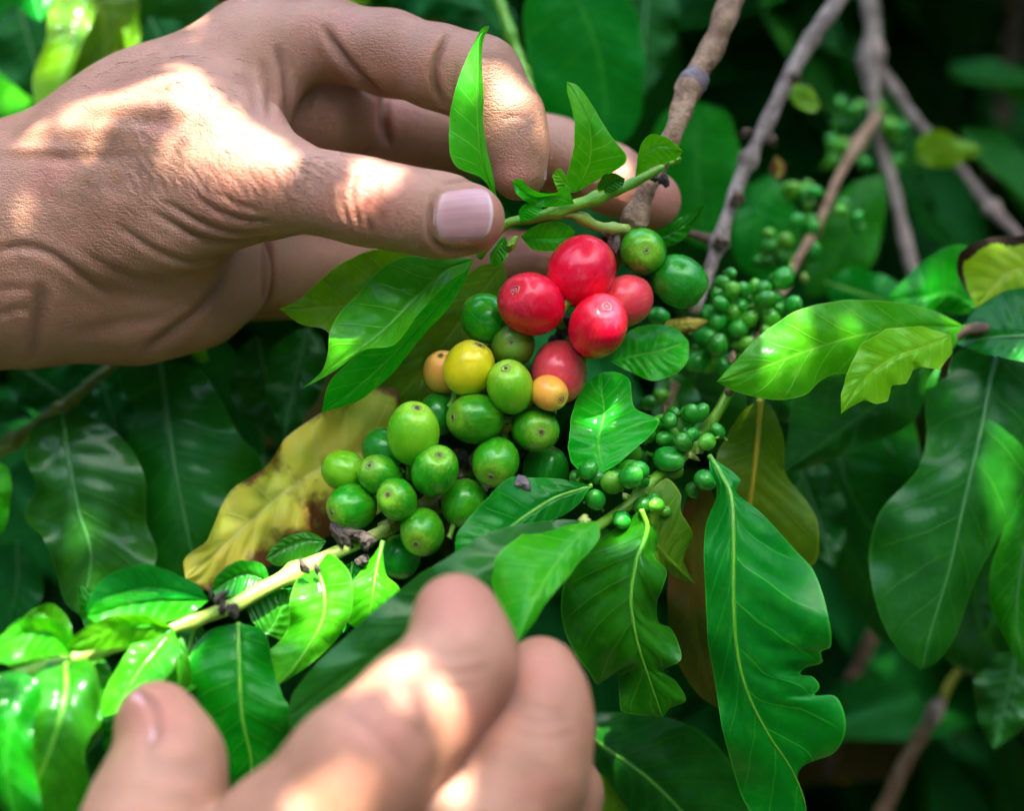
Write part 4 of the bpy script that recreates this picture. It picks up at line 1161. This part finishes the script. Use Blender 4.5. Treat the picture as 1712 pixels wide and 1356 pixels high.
# the mass of the shrub farther back and above, too dense to count
items = []
for i in range(2300):
    z = -rg.uniform(330, 1000)
    k = (D - z) / D
    x = rg.uniform(-260, 260) * k * 1.5
    y = rg.uniform(-230, 330) * k * 1.3
    items.append(((x, y, z), rot_basis(rg), rg.uniform(110, 190), int(rg.integers(6))))
for i in range(800):      # unseen leaf roof, added to darken the hollow below
    z = -rg.uniform(170, 620)
    x = rg.uniform(-480, 480)
    y = rg.uniform(150, 300) + (-z) * 0.28
    items.append(((x, y, z), rot_basis(rg), rg.uniform(100, 170), int(rg.integers(6))))
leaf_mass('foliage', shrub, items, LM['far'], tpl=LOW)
for i, x in enumerate((-0.35, -0.1, 0.18, 0.5)):
    y0 = 0.45 + 0.2 * (i % 2)
    q = [((Vector((x * (1 + 0.5 * t), y0 + 0.1 * t, -0.05 + 2.1 * t)) - ORIGIN)) for t in np.linspace(0, 1, 8)]
    f = np.array([[v.dot(AX) * 1000, v.dot(AU) * 1000, v.dot(AZ) * 1000] for v in q])
    pp = to_px(f)
    tube('trunk', np.c_[pp, f[:, 2]], np.linspace(110, 40, 8) * D / (D - f[:, 2]) * 0.8, M_BARK_DARK, shrub, 12, 30, 0.05, seed=70 + i)

# the rows of shrubs either side and behind the photographer: added out of view to block low sky light
def row(label, x0, x1, y0, y1, h, n, seed):
    rg = np.random.default_rng(seed)
    e = empty('coffee_shrub', ((x0 + x1) / 2, (y0 + y1) / 2, -0.05), label, 'shrub')
    it = []
    for i in range(n):
        p = Vector((rg.uniform(x0, x1), rg.uniform(y0, y1), rg.uniform(0.15, h))) - ORIGIN
        p = np.array(p) @ FR.T * 1000
        it.append((p, rot_basis(rg), rg.uniform(170, 260), int(rg.integers(6))))
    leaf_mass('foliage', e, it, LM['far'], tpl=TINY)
    for t in range(3):
        x, y = x0 + (x1 - x0) * (t + 0.5) / 3, (y0 + y1) / 2
        q = [np.array(Vector((x + 0.1 * math.sin(3 * k + t), y + 0.06 * k, -0.05 + h * 0.9 * k)) - ORIGIN) @ FR.T * 1000 for k in np.linspace(0, 1, 8)]
        V, F = [], []
        for i, c in enumerate(q):
            for j in range(8):
                a = 2 * math.pi * j / 8
                V.append(c + (35 - 3 * i) * (math.cos(a) * np.array([1, 0, 0]) + math.sin(a) * np.array([0, -0.31, 0.95])))
        for i in range(7):
            for j in range(8):
                F.append((i * 8 + j, i * 8 + (j + 1) % 8, (i + 1) * 8 + (j + 1) % 8, (i + 1) * 8 + j))
        mesh_obj('trunk', W(np.array(V)), F, M_BARK_DARK, e)
row('unseen coffee shrub row added behind the photographer to block low sky', -3.4, 3.4, -2.6, -1.6, 3.5, 8000, 91)
row('unseen coffee shrub added beside the picture on the left to block side sky', -2.6, -0.9, -1.2, 1.2, 2.5, 2600, 92)
row('unseen coffee shrub added beside the picture on the right to block side sky', 0.9, 2.6, -1.2, 1.2, 2.5, 2600, 93)
# ------------------------------------------------------------------ hands: a smooth union of tapered limbs, meshed as one skin
def seg_dist(x, y, z, a, b, ra, rb, fz):
    ax, ay, az = (np.float32(v) for v in a)
    dx, dy, dz = (np.float32(v) for v in (b - a))
    i = np.float32(1 / fz)
    dz = dz * i
    qx, qy, qz = x - ax, y - ay, (z - az) * i
    t = (qx * dx + qy * dy + qz * dz) * np.float32(1 / (dx * dx + dy * dy + dz * dz + 1e-9))
    np.clip(t, 0, 1, out=t)
    qx -= t * dx; qy -= t * dy; qz -= t * dz
    return np.sqrt(qx * qx + qy * qy + qz * qz) - (np.float32(ra) + np.float32(rb - ra) * t)

def smin(a, b, k):
    if k <= 0:
        return np.minimum(a, b)
    h = np.maximum(np.float32(k) - np.abs(a - b), np.float32(0))
    return np.minimum(a, b) - h * h * np.float32(0.25 / k)

class Hand:
    def __init__(self, groups):
        """groups: (k inside the group, k to what came before, flatten, [chains of (px, py, z, r px)])"""
        self.g = []
        self.lo, self.hi = np.full(3, 1e9), np.full(3, -1e9)
        for (ki, ko, fz, chains) in groups:
            segs = []
            for ch in chains:
                f = [frame(x, y, z) for (x, y, z, r) in ch]
                rr = [r * S * (D - z) / D for (x, y, z, r) in ch]
                for i in range(len(ch) - 1):
                    segs.append((f[i], f[i + 1], rr[i], rr[i + 1]))
                for a, r in zip(f, rr):
                    self.lo = np.minimum(self.lo, a - r - 4)
                    self.hi = np.maximum(self.hi, a + r + 4)
            self.g.append((ki, ko, fz, segs))
    def f(self, p):
        tot = None
        x, y, z = (np.ascontiguousarray(p[:, k], np.float32) for k in range(3))
        for (ki, ko, fz, segs) in self.g:
            d = None
            for (a, b, ra, rb) in segs:
                e = seg_dist(x, y, z, a, b, ra, rb, fz)
                d = e if d is None else smin(d, e, ki)
            tot = d if tot is None else smin(tot, d, ko)
        return tot
    def grad(self, p, e=0.25):
        g = np.zeros_like(p)
        for k in range(3):
            dp = np.zeros(3, np.float32); dp[k] = e
            g[:, k] = self.f(p + dp) - self.f(p - dp)
        n = np.linalg.norm(g, axis=1)[:, None] + 1e-9
        return g / n, n[:, 0] / (2 * e)
    def mesh(self, h):
        ax = [np.arange(self.lo[k], self.hi[k] + h, h, dtype=np.float32) for k in range(3)]
        shp = tuple(len(a) for a in ax)
        st = 5
        cax = [np.arange(0, (n + st - 1) // st) for n in shp]
        cc = np.stack(np.meshgrid(*cax, indexing='ij'), -1).reshape(-1, 3)
        ctr = (self.lo + h * (cc * st + (st - 1) / 2)).astype(np.float32)
        fc = self.f(ctr)
        F = np.repeat(np.repeat(np.repeat(fc.reshape([len(a) for a in cax]), st, 0), st, 1), st, 2)[:shp[0], :shp[1], :shp[2]].copy()
        near = np.abs(fc) < h * st * 1.6
        off = np.stack(np.meshgrid(*[np.arange(st)] * 3, indexing='ij'), -1).reshape(-1, 3)
        blocks = cc[near] * st
        for b0 in range(0, len(blocks), 4000):
            ii = (blocks[b0:b0 + 4000, None, :] + off[None]).reshape(-1, 3)
            ii = ii[(ii < np.array(shp)).all(1)]
            F[ii[:, 0], ii[:, 1], ii[:, 2]] = self.f((self.lo + h * ii).astype(np.float32))
        ins = F < 0
        n0, n1, n2 = (s - 1 for s in shp)
        cnt = np.zeros((n0, n1, n2), np.int8)
        for a in (0, 1):
            for b in (0, 1):
                for c in (0, 1):
                    cnt += ins[a:a + n0, b:b + n1, c:c + n2]
        act = (cnt > 0) & (cnt < 8)
        idx = np.full((n0, n1, n2), -1, np.int64)
        cells = np.argwhere(act)
        idx[act] = np.arange(len(cells))
        acc = np.zeros((len(cells), 3)); num = np.zeros(len(cells))
        cor = [(a, b, c) for a in (0, 1) for b in (0, 1) for c in (0, 1)]
        for c1 in cor:
            for k in range(3):
                if c1[k]:
                    continue
                c2 = list(c1); c2[k] = 1
                f1 = F[cells[:, 0] + c1[0], cells[:, 1] + c1[1], cells[:, 2] + c1[2]]
                f2 = F[cells[:, 0] + c2[0], cells[:, 1] + c2[1], cells[:, 2] + c2[2]]
                m = (f1 < 0) != (f2 < 0)
                t = np.where(m, f1 / np.where(m, f1 - f2, 1), 0)
                pos = cells + np.array(c1)
                pos = pos.astype(float); pos[:, k] += t
                acc[m] += pos[m]; num[m] += 1
        V = (self.lo + h * acc / num[:, None]).astype(np.float32)
        faces = []
        for k in range(3):
            sl1 = [slice(None)] * 3; sl2 = [slice(None)] * 3
            sl1[k] = slice(0, -1); sl2[k] = slice(1, None)
            ch = ins[tuple(sl1)] != ins[tuple(sl2)]
            e = np.argwhere(ch)
            u, w = (k + 1) % 3, (k + 2) % 3
            e = e[(e[:, u] > 0) & (e[:, w] > 0) & (e[:, u] < shp[u] - 1) & (e[:, w] < shp[w] - 1)]
            quad = []
            for (du, dw) in ((1, 1), (0, 1), (0, 0), (1, 0)):
                cc = e.copy(); cc[:, u] -= du; cc[:, w] -= dw
                quad.append(idx[cc[:, 0], cc[:, 1], cc[:, 2]])
            quad = np.stack(quad, -1)
            inn = ins[e[:, 0], e[:, 1], e[:, 2]]
            quad[~inn] = quad[~inn][:, ::-1]
            faces.append(quad)
        Fc = np.concatenate(faces)
        for _ in range(2):
            g, gm = self.grad(V)
            d = np.clip(self.f(V) / np.maximum(gm, 0.4), -h * 0.6, h * 0.6)
            V = (V - g * d[:, None]).astype(np.float32)
        g, _ = self.grad(V, 0.5)
        return V, Fc, g
    def cast(self, o, d, n=60):
        p = o.astype(np.float32).copy()
        for _ in range(n):
            p = (p + d * np.minimum(self.f(p) * 0.8, 6)[:, None]).astype(np.float32)
        return p

def poly_dist(P2, line):
    best = np.full(len(P2), 1e9); tt = np.zeros(len(P2))
    L = catmull(line, max(8, 4 * len(line)))
    for i in range(len(L) - 1):
        a, b = L[i], L[i + 1]
        d = b - a
        t = np.clip(((P2 - a) @ d) / (d @ d + 1e-9), 0, 1)
        dist = np.linalg.norm(P2 - a - t[:, None] * d, axis=1)
        m = dist < best
        best[m] = dist[m]; tt[m] = (i + t[m]) / (len(L) - 1)
    return best, tt

def build_hand(name, label, groups, h, grooves, bulges, flush, wrinkle=(), zmin=-1e9):
    H = Hand(groups)
    V, Fc, g = H.mesh(h)
    px = to_px(V)
    front = np.clip((g[:, 2] + 0.15) / 0.3, 0, 1) * (V[:, 2] > zmin)
    disp = np.zeros(len(V))
    for (line, w, dep) in grooves:
        dep = dep * 1.05
        ll = np.array(line, float)
        sel = np.flatnonzero(((px > ll.min(0) - 5 * w) & (px < ll.max(0) + 5 * w)).all(1))
        d, t = np.full(len(V), 1e6), np.zeros(len(V))
        d[sel], t[sel] = poly_dist(px[sel], line)
        fade = np.clip(np.minimum(t, 1 - t) * 5, 0, 1) ** 0.7
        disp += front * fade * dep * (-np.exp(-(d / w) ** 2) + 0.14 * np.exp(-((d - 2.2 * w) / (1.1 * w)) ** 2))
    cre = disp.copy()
    for (x, y, rx, ry, amt) in bulges:
        q = ((px[:, 0] - x) / rx) ** 2 + ((px[:, 1] - y) / ry) ** 2
        disp += front * amt * np.exp(-q)
    fl = np.zeros(len(V))
    for (x, y, r, amt) in flush:
        fl = np.maximum(fl, amt * np.exp(-(((px[:, 0] - x) ** 2 + (px[:, 1] - y) ** 2) / r ** 2)))
    V2 = V + g * disp[:, None]
    loc = W(V2).mean(0)
    root = empty(name, loc, label, 'hand')
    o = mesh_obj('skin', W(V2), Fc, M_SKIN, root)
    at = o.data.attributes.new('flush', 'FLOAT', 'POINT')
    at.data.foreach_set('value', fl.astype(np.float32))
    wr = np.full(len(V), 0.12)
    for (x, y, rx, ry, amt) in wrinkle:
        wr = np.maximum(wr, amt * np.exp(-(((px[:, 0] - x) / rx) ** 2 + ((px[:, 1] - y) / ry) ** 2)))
    at = o.data.attributes.new('crease_tint', 'FLOAT', 'POINT')
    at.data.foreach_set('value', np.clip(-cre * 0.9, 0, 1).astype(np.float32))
    at = o.data.attributes.new('wrinkle', 'FLOAT', 'POINT')
    at.data.foreach_set('value', (wr * front).astype(np.float32))
    return H, root

def nail(H, root, corners, bow, off=0.35, direction=None, starts=None, n=14, mat=None):
    """corners px: proximal-one side, free edge-one side, free edge-other side, proximal-other side"""
    c = np.array(corners, float)
    pts, uv = [], []
    for i in range(n + 1):
        v = i / n
        for j in range(n + 1):
            u = j / n
            ed = 4 * u * (1 - u)
            a = c[0] + (c[1] - c[0]) * v
            b = c[3] + (c[2] - c[3]) * v
            p = a + (b - a) * (0.5 + (u - 0.5) * (1 - 0.20 * abs(2 * v - 1) ** 5))
            ax = (c[1] + c[2] - c[0] - c[3]) / 2
            ax = ax / np.linalg.norm(ax)
            p = p + ax * bow * (ed - 0.6) * (1 if v > 0.5 else -1) * abs(2 * v - 1)
            pts.append(p); uv.append((u, v))
    pts, uv = np.array(pts), np.array(uv)
    if direction is None:
        o = frame(pts[:, 0], pts[:, 1], np.full(len(pts), 130.0))
        q = frame(pts[:, 0], pts[:, 1], np.full(len(pts), -60.0))
        d = (q - o); d /= np.linalg.norm(d, axis=1)[:, None]
        d = d.astype(np.float32)
        p = o.astype(np.float32)
        for _ in range(90):
            p = (p + d * np.minimum(H.f(p) * 0.8, 6)[:, None]).astype(np.float32)
    else:
        o = frame(np.full(len(pts), starts), pts[:, 0], pts[:, 1])
        d = np.tile(np.array(direction, np.float32), (len(pts), 1))
        p = o.astype(np.float32)
        for _ in range(90):
            p = (p + d * np.minimum(H.f(p) * 0.8, 6)[:, None]).astype(np.float32)
    g, _ = H.grad(p, 0.5)
    edge = np.minimum.reduce([uv[:, 0], 1 - uv[:, 0], uv[:, 1] * 1.2])
    lift = off * np.clip(edge * 9, 0, 1) ** 0.6 - 0.3 + 0.4 * off * np.clip((uv[:, 1] - 0.8) * 5, 0, 1)
    V = p + g * lift[:, None]
    rim = V - g * 1.2
    m = n + 1
    F = [(i * m + j, i * m + j + 1, (i + 1) * m + j + 1, (i + 1) * m + j) for i in range(n) for j in range(n)]
    N0 = len(V)
    bord = [(0, j) for j in range(m)] + [(i, n) for i in range(1, m)] + [(n, j) for j in range(n - 1, -1, -1)] + [(i, 0) for i in range(n - 1, 0, -1)]
    bi = [i * m + j for i, j in bord]
    VV = np.concatenate([V, rim[bi]])
    UU = np.concatenate([uv, uv[bi]])
    for s in range(len(bi)):
        s2 = (s + 1) % len(bi)
        F.append((bi[s], bi[s2], N0 + s2, N0 + s))
    return mesh_obj('fingernail', W(VV), F, mat or M_NAIL, root, UU)

upper = [
    # wrist, back of the hand, thenar, web
    (11, 0, 0.82, [
        [(-420, 500, -34, 205), (-150, 445, -30, 196), (30, 405, -26, 186)],
        [(30, 330, -26, 112), (240, 214, -22, 116), (410, 100, -22, 94)],
        [(40, 400, -18, 160), (260, 350, -8, 118), (420, 308, 6, 84)],
        [(60, 482, -22, 122), (230, 476, -24, 118), (330, 466, -26, 95), (362, 452, -28, 82)],
        [(200, 300, -40, 150), (380, 200, -42, 130)],
        [(330, 230, -14, 110), (398, 175, -18, 86)],
        [(170, 285, -14, 130), (310, 238, -5, 106), (400, 240, 0, 84)],
    ]),
    # thumb
    (4, 9, 0.9, [[(405, 312, 6, 80), (480, 312, 12, 73), (560, 326, 16, 66), (615, 338, 17, 69), (680, 350, 17, 66), (740, 361, 16, 67), (786, 366, 15, 58)]]),
    # forefinger
    (3.5, 8, 0.95, [[(430, 78, -28, 78), (550, 66, -25, 66), (650, 88, -17, 69), (735, 112, -12, 67)],
                    [(735, 112, -11, 69), (800, 132, -10, 71)],
                    [(800, 132, -10, 71), (850, 195, -7, 57), (862, 240, -6, 52), (867, 288, -5, 47)]]),
    # palm hollow and middle finger
    (4, 0.8, 1.0, [[(430, 205, -46, 118), (545, 178, -42, 97)]]),
    (4, 0.8, 1.0, [[(600, 220, -54, 76), (720, 222, -52, 70), (820, 228, -48, 66), (930, 258, -40, 58), (1020, 298, -34, 54), (1090, 335, -30, 49)]]),
    # ring and little finger behind
    (4, 0.8, 1.0, [[(380, 420, -48, 95), (450, 436, -46, 78), (560, 436, -50, 70), (700, 432, -54, 62), (820, 436, -48, 54), (905, 432, -42, 45)]]),
    (4, 0.6, 1.0, [[(420, 470, -62, 66), (600, 470, -68, 56), (740, 478, -58, 46), (806, 492, -48, 38)]]),
]
gro = [
    ([(250, 350), (320, 392), (385, 408), (450, 398)], 6, 0.75), ([(275, 335), (335, 372), (395, 390), (455, 386)], 5, 0.65),
    ([(320, 325), (365, 354), (410, 368), (458, 372)], 5, 0.5), ([(355, 318), (395, 340), (435, 352)], 5, 0.35),
    ([(190, 372), (255, 415), (320, 436), (405, 422)], 7, 0.65), ([(130, 410), (200, 455), (270, 468), (360, 446)], 8, 0.5),
    ([(-20, 425), (40, 412), (95, 430), (150, 470), (190, 490)], 8, 0.75), ([(64, 470), (66, 515), (60, 560), (52, 606)], 12, 1.0),
    ([(-10, 490), (20, 482), (50, 486)], 7, 0.35), ([(-10, 530), (25, 518), (52, 516)], 7, 0.3), ([(230, 595), (300, 545), (350, 500), (385, 450)], 9, 1.0),
    ([(120, 560), (200, 540), (280, 530)], 12, 0.35), ([(445, 395), (447, 440), (444, 515)], 7, 1.2),
    ([(435, 95), (452, 150), (448, 205)], 8, 0.6), ([(462, 75), (478, 130), (482, 200)], 7, 0.8), ([(408, 110), (425, 160), (425, 205)], 8, 0.35),
    ([(540, 40), (566, 85), (600, 128), (644, 168)], 8, 1.4), ([(752, 56), (732, 92), (727, 135), (742, 180)], 6, 1.3), ([(765, 100), (758, 140), (765, 175)], 5, 0.35),
    ([(640, 160), (640, 200), (648, 245)], 8, 1.2),
    ([(582, 290), (572, 330), (584, 378)], 5, 0.45), ([(600, 284), (590, 325), (602, 385)], 5, 0.6), ([(622, 282), (615, 300)], 5, 0.25),
    ([(618, 330), (612, 360), (622, 392)], 5, 0.55), ([(645, 300), (640, 340), (636, 378)], 5, 0.35), ([(665, 298), (664, 330)], 5, 0.2),
    ([(560, 300), (552, 335), (560, 370)], 5, 0.3), ([(535, 290), (528, 325)], 5, 0.2),
    ([(733, 314), (722, 350), (722, 395), (735, 413), (775, 419), (815, 410)], 5, 0.8), ([(735, 309), (780, 301), (815, 305)], 4, 0.5),
    ([(838, 200), (860, 194), (885, 200)], 5, 0.35),
]
for i in range(16):   # fine parallel skin lines running down the thumb base
    x0 = 190 + i * 17
    gro.append(([(x0, 262 + (i % 3) * 6 + i), (x0 + 22, 290 + i * 1.5), (x0 + 38, 322 + i)], 4, 0.16 + 0.10 * (i % 2)))
for i in range(9):
    x0 = 455 + i * 15
    gro.append(([(x0, 278 + i), (x0 + 8, 300 + i), (x0 + 10, 330 + i)], 4, 0.14))
bul = [(612, 325, 45, 40, 0.7), (445, 268, 60, 45, 0.5), (470, 40, 60, 45, 1.2), (265, 205, 45, 20, -1.2), (150, 215, 120, 14, 0.9), (120, 260, 110, 16, -0.9),
       (80, 250, 90, 10, 0.8), (230, 180, 80, 16, 0.8), (600, 60, 50, 30, 0.4), (150, 440, 60, 40, 0.9), (300, 420, 60, 30, 0.6), (200, 340, 50, 25, 0.6)]
flu = [(612, 330, 60, 0.7), (440, 300, 60, 0.35), (800, 390, 50, 0.6), (835, 330, 30, 0.5), (860, 300, 60, 0.55), (740, 130, 60, 0.35), (1090, 340, 70, 0.6), (1020, 330, 50, 0.6),
       (640, 200, 80, 0.35), (380, 320, 60, 0.4), (650, 130, 50, 0.3)]
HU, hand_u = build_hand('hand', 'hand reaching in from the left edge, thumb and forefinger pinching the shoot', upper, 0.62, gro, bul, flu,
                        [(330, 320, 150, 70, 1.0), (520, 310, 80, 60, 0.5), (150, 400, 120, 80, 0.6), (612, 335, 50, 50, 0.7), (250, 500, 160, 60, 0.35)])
nail(HU, hand_u, [(731, 316), (818, 307), (819, 404), (726, 408)], 11, 0.52)
nail(HU, hand_u, [(225, -1), (300, -1), (300, -11), (225, -12)], 1, 0.3, (-1, 0, 0), 960, 8, M_NAIL_PLAIN)

lower = [
    (9, 0, 0.85, [
        [(262, 1207, 61, 68), (286, 1272, 65, 76), (262, 1362, 71, 104), (235, 1480, 77, 122), (300, 1640, 73, 130), (420, 1800, 63, 150)],
    ]),
    (6, 5, 0.9, [[(762, 1030, 65, 71), (772, 1085, 69, 80), (765, 1125, 73, 88), (700, 1190, 79, 100), (600, 1292, 85, 115), (480, 1430, 85, 132), (420, 1600, 77, 150)]]),
    (6, 1.0, 0.9, [[(904, 1122, 55, 56), (905, 1160, 59, 68), (900, 1215, 63, 84), (868, 1290, 67, 112), (770, 1410, 73, 130), (620, 1600, 71, 150)]]),
    (6, 1.0, 0.9, [[(930, 1330, 41, 80), (860, 1430, 47, 105), (760, 1640, 55, 130)]]),
    (12, 12, 0.75, [[(400, 1640, 67, 165), (440, 1850, 57, 190), (430, 2050, 51, 190), (400, 2230, 47, 195)], [(640, 1640, 61, 160), (520, 1850, 55, 170)]]),
]
gl = [([(575, 1190), (635, 1240), (690, 1300)], 9, 0.6), ([(700, 1112), (765, 1126), (825, 1110)], 8, 0.55), ([(705, 1135), (765, 1148), (820, 1136)], 8, 0.4), ([(856, 1195), (905, 1210), (965, 1198)], 8, 0.5), ([(858, 1220), (905, 1234), (965, 1222)], 8, 0.35), ([(600, 1150), (660, 1200), (720, 1250)], 14, 0.5), ([(590, 1175), (650, 1230), (700, 1275)], 12, 0.4), ([(700, 1080), (760, 1095), (830, 1085)], 10, 0.4),
      ([(860, 1170), (910, 1190), (960, 1180)], 10, 0.4), ([(235, 1265), (290, 1280), (350, 1275)], 12, 0.5), ([(240, 1285), (290, 1300), (355, 1292)], 12, 0.4),
      ([(215, 1150), (255, 1180), (262, 1230), (240, 1262)], 9, 0.8)]
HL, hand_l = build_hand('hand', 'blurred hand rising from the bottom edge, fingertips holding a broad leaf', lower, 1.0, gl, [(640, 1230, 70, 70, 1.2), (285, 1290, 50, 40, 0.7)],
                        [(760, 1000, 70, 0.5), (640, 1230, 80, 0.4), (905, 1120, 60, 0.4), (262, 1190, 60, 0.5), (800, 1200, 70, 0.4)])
nail(HL, hand_l, [(232, 1248), (206, 1178), (232, 1152), (262, 1232)], 4, 0.2, mat=M_NAIL_PLAIN)

# fine hairs on the back of the upper hand and thumb
rg = np.random.default_rng(9)
hp, hd, hl = [], [], []
for (x0, x1, y0, y1, cnt, ang) in [(60, 430, 210, 330, 260, -0.9), (430, 590, 255, 330, 110, -0.7), (120, 400, 90, 220, 110, -0.6), (0, 150, 230, 420, 70, -0.8)]:
    for _ in range(cnt):
        hp.append((rg.uniform(x0, x1), rg.uniform(y0, y1)))
        hd.append(ang + rg.normal(0, 0.25))
        hl.append(rg.uniform(2.5, 5.5))
hp = np.array(hp)
o = frame(hp[:, 0], hp[:, 1], np.full(len(hp), 130.0))
q = frame(hp[:, 0], hp[:, 1], np.full(len(hp), -90.0))
d = (q - o); d /= np.linalg.norm(d, axis=1)[:, None]
p = o.astype(np.float32)
for _ in range(90):
    p = (p + d * np.minimum(HU.f(p) * 0.8, 6)[:, None]).astype(np.float32)
ok = np.abs(HU.f(p)) < 0.3
g, _ = HU.grad(p, 0.5)
V, F = [], []
for i in np.flatnonzero(ok):
    t = np.array([math.cos(hd[i]), math.sin(hd[i]), 0.0])
    t = t - g[i] * (t @ g[i])
    t /= np.linalg.norm(t) + 1e-9
    s = np.cross(t, g[i])
    for j in range(4):
        f = j / 3
        c = p[i] + t * hl[i] * f + g[i] * (0.1 + hl[i] * (0.28 * f - 0.22 * f * f)) + s * 0.5 * f * f * math.sin(i)
        r = 0.06 * (1 - 0.75 * f)
        for a in range(3):
            V.append(c + r * (math.cos(a * 2.094) * g[i] + math.sin(a * 2.094) * s))
    b = len(V) - 12
    for j in range(3):
        for a in range(3):
            F.append((b + j * 3 + a, b + j * 3 + (a + 1) % 3, b + (j + 1) * 3 + (a + 1) % 3, b + (j + 1) * 3 + a))
tag(mesh_obj('hair', W(np.array(V)), F, M_HAIR, hand_u), kind='stuff')
# ------------------------------------------------------------------ unseen leaf gobo added towards the sun, its gaps shaped to drop sun flecks
us = np.cross(SUN_F, [0, 0, 1.0]); us /= np.linalg.norm(us)
vs = np.cross(SUN_F, us)
LIT = []
HAND_U, HAND_L = 0.5, 0.25
def lit(px, py, z, r):
    p = frame(px, py, z)
    if z is HAND_U or z is HAND_L:
        o, q = frame(px, py, 150.0), frame(px, py, -100.0)
        d = ((q - o) / np.linalg.norm(q - o)).astype(np.float32)[None]
        p = (HU if z is HAND_U else HL).cast(o[None], d, 90)[0]
    LIT.append((p @ us, p @ vs, r * S))
for a in [(318, 138, 10), (330, 158, 15), (345, 182, 18), (372, 206, 20), (405, 232, 22), (432, 255, 22), (410, 268, 16), (372, 240, 16),
          (455, 285, 8), (385, 285, 6),
          (150, 183, 11), (190, 170, 13), (230, 153, 12), (265, 135, 8), (112, 203, 7), (62, 235, 4), (170, 208, 3), (290, 152, 4),
          (330, 235, 10), (355, 260, 8),
          (612, 298, 12), (640, 286, 14), (662, 284, 8), (608, 325, 7), (598, 345, 4),
          (825, 135, 9), (848, 140, 10), (868, 152, 6)]:
    lit(a[0], a[1], HAND_U, a[2])
for a in [(640, 1125, 7), (665, 1118, 9), (690, 1110, 8), (755, 1175, 9), (762, 1205, 11), (760, 1240, 11), 
          (540, 1345, 16), (505, 1352, 12), (575, 1342, 12)]:
    lit(a[0], a[1], HAND_L, a[2])
for a in [(792, 100, 8, 9), (785, 135, 9, 12), (1047, 278, -22, 6), (1030, 285, -20, 6),
          (1600, 1050, -60, 24), (1625, 985, -60, 20), (1600, 1090, -60, 14), (1655, 960, -60, 14), (1555, 655, -40, 6),
          (95, 110, -64, 12), (30, 150, -120, 20), (65, 20, -70, 16), (222, 90, -80, 10), (140, 40, -70, 6),
          (1320, 578, -7, 13), (1290, 610, -6, 9), (1430, 548, -12, 9), (1000, 690, 0, 6), (1572, 1185, -98, 8), (1580, 1235, -120, 5), (1000, 1330, -38, 18), (560, 0, -95, 14),
          (1245, 25, -160, 9), (1290, 70, -160, 9), (1282, 115, -170, 5), (1440, 1235, -160, 8), (1372, 820, -90, 5), (1408, 870, -90, 5), (1435, 960, -100, 7),
          (1580, 1230, -160, 6), (700, 20, -170, 8), (470, 640, -150, 5), (20, 1000, -60, 6), (140, 880, -31, 9), (155, 985, -29, 10), (1240, 1330, -150, 8), (1560, 1330, -160, 7)]:
    lit(*a)
for (x, y, z) in [(250, 1045, 38), (200, 1060, 42), (150, 1075, 46), (100, 1065, 50), (50, 1070, 54), (10, 1060, 56), (260, 1080, 38), (230, 1110, 42),
                  (200, 1150, 44), (180, 1180, 44), (110, 1125, 50),
                  (300, 1046, 33), (430, 985, 24), (480, 962, 22), (530, 945, 18), (500, 985, 22), (545, 1000, 24), (530, 1030, 26),
                  (620, 930, 12), (626, 980, 14), (70, 1040, 40)]:
    lit(x, y, z, 22)
for (x, y, z) in [(85, 1165, 54), (35, 1300, 62), (130, 1215, 54), (20, 1200, 62)]:
    lit(x, y, z, 9)
LIT = np.array(LIT)
gx_, gy_, gz_ = np.meshgrid(np.arange(-180, 1900, 28), np.arange(-120, 1480, 28), [-320, -200, -100, -40, 20, 60, 95])
pts = frame(gx_.ravel(), gy_.ravel(), gz_.ravel())
NEED = np.stack([pts @ us, pts @ vs], -1)
q = np.round(NEED / 5).astype(int)
NEED = np.unique(q, axis=0) * 5.0
dl = np.sqrt(((NEED[:, None, :] - LIT[None, :, :2]) ** 2).sum(-1)) - LIT[None, :, 2]
NEED = NEED[dl.min(1) > 1.0]
cov = np.zeros(len(NEED), int)
rg = np.random.default_rng(5)
items, tries = [], 0
while tries < 9000 and (cov < 1).any():
    tries += 1
    un = np.flatnonzero(cov < 1)
    c = NEED[un[rg.integers(len(un))]]
    sz = rg.uniform(0.25, 1.0) if tries < 2500 else rg.uniform(0.08, 0.45) if tries < 5500 else rg.uniform(0.04, 0.16)
    ln = 125 * sz
    ang = rg.uniform(0, 2 * math.pi)
    d2 = np.array([math.cos(ang), math.sin(ang)])
    ctr = c + rg.normal(0, 0.15 * ln, 2)
    lo = ctr - d2 * ln / 2
    e = np.stack([d2, [-d2[1], d2[0]]], 1)
    rel = (LIT[:, :2] - ctr) @ e
    aa, bb = ln / 2, ln * 0.19
    if (((rel[:, 0] / (aa + LIT[:, 2])) ** 2 + (rel[:, 1] / (bb + LIT[:, 2])) ** 2) < 1).any():
        continue
    rel = (NEED - ctr) @ e
    hit = ((rel[:, 0] / aa) ** 2 + (rel[:, 1] / (bb * 0.85)) ** 2) < 0.9
    if not (hit & (cov < 1)).any():
        continue
    cov += hit
    t = rg.uniform(620, 950)
    ln3 = d2[0] * us + d2[1] * vs
    nr = SUN_F.copy() + rg.normal(0, 0.08, 3)
    nr -= ln3 * (nr @ ln3)
    nr /= np.linalg.norm(nr)
    B = np.stack([ln3, np.cross(nr, ln3), nr], 1)
    items.append((lo[0] * us + lo[1] * vs + t * SUN_F, B, ln, int(rg.integers(6))))
print('canopy leaves', len(items), 'uncovered', int((cov < 1).sum()), 'of', len(cov))
leaf_mass('gobo_canopy', shrub, items, LM['far_mid'])
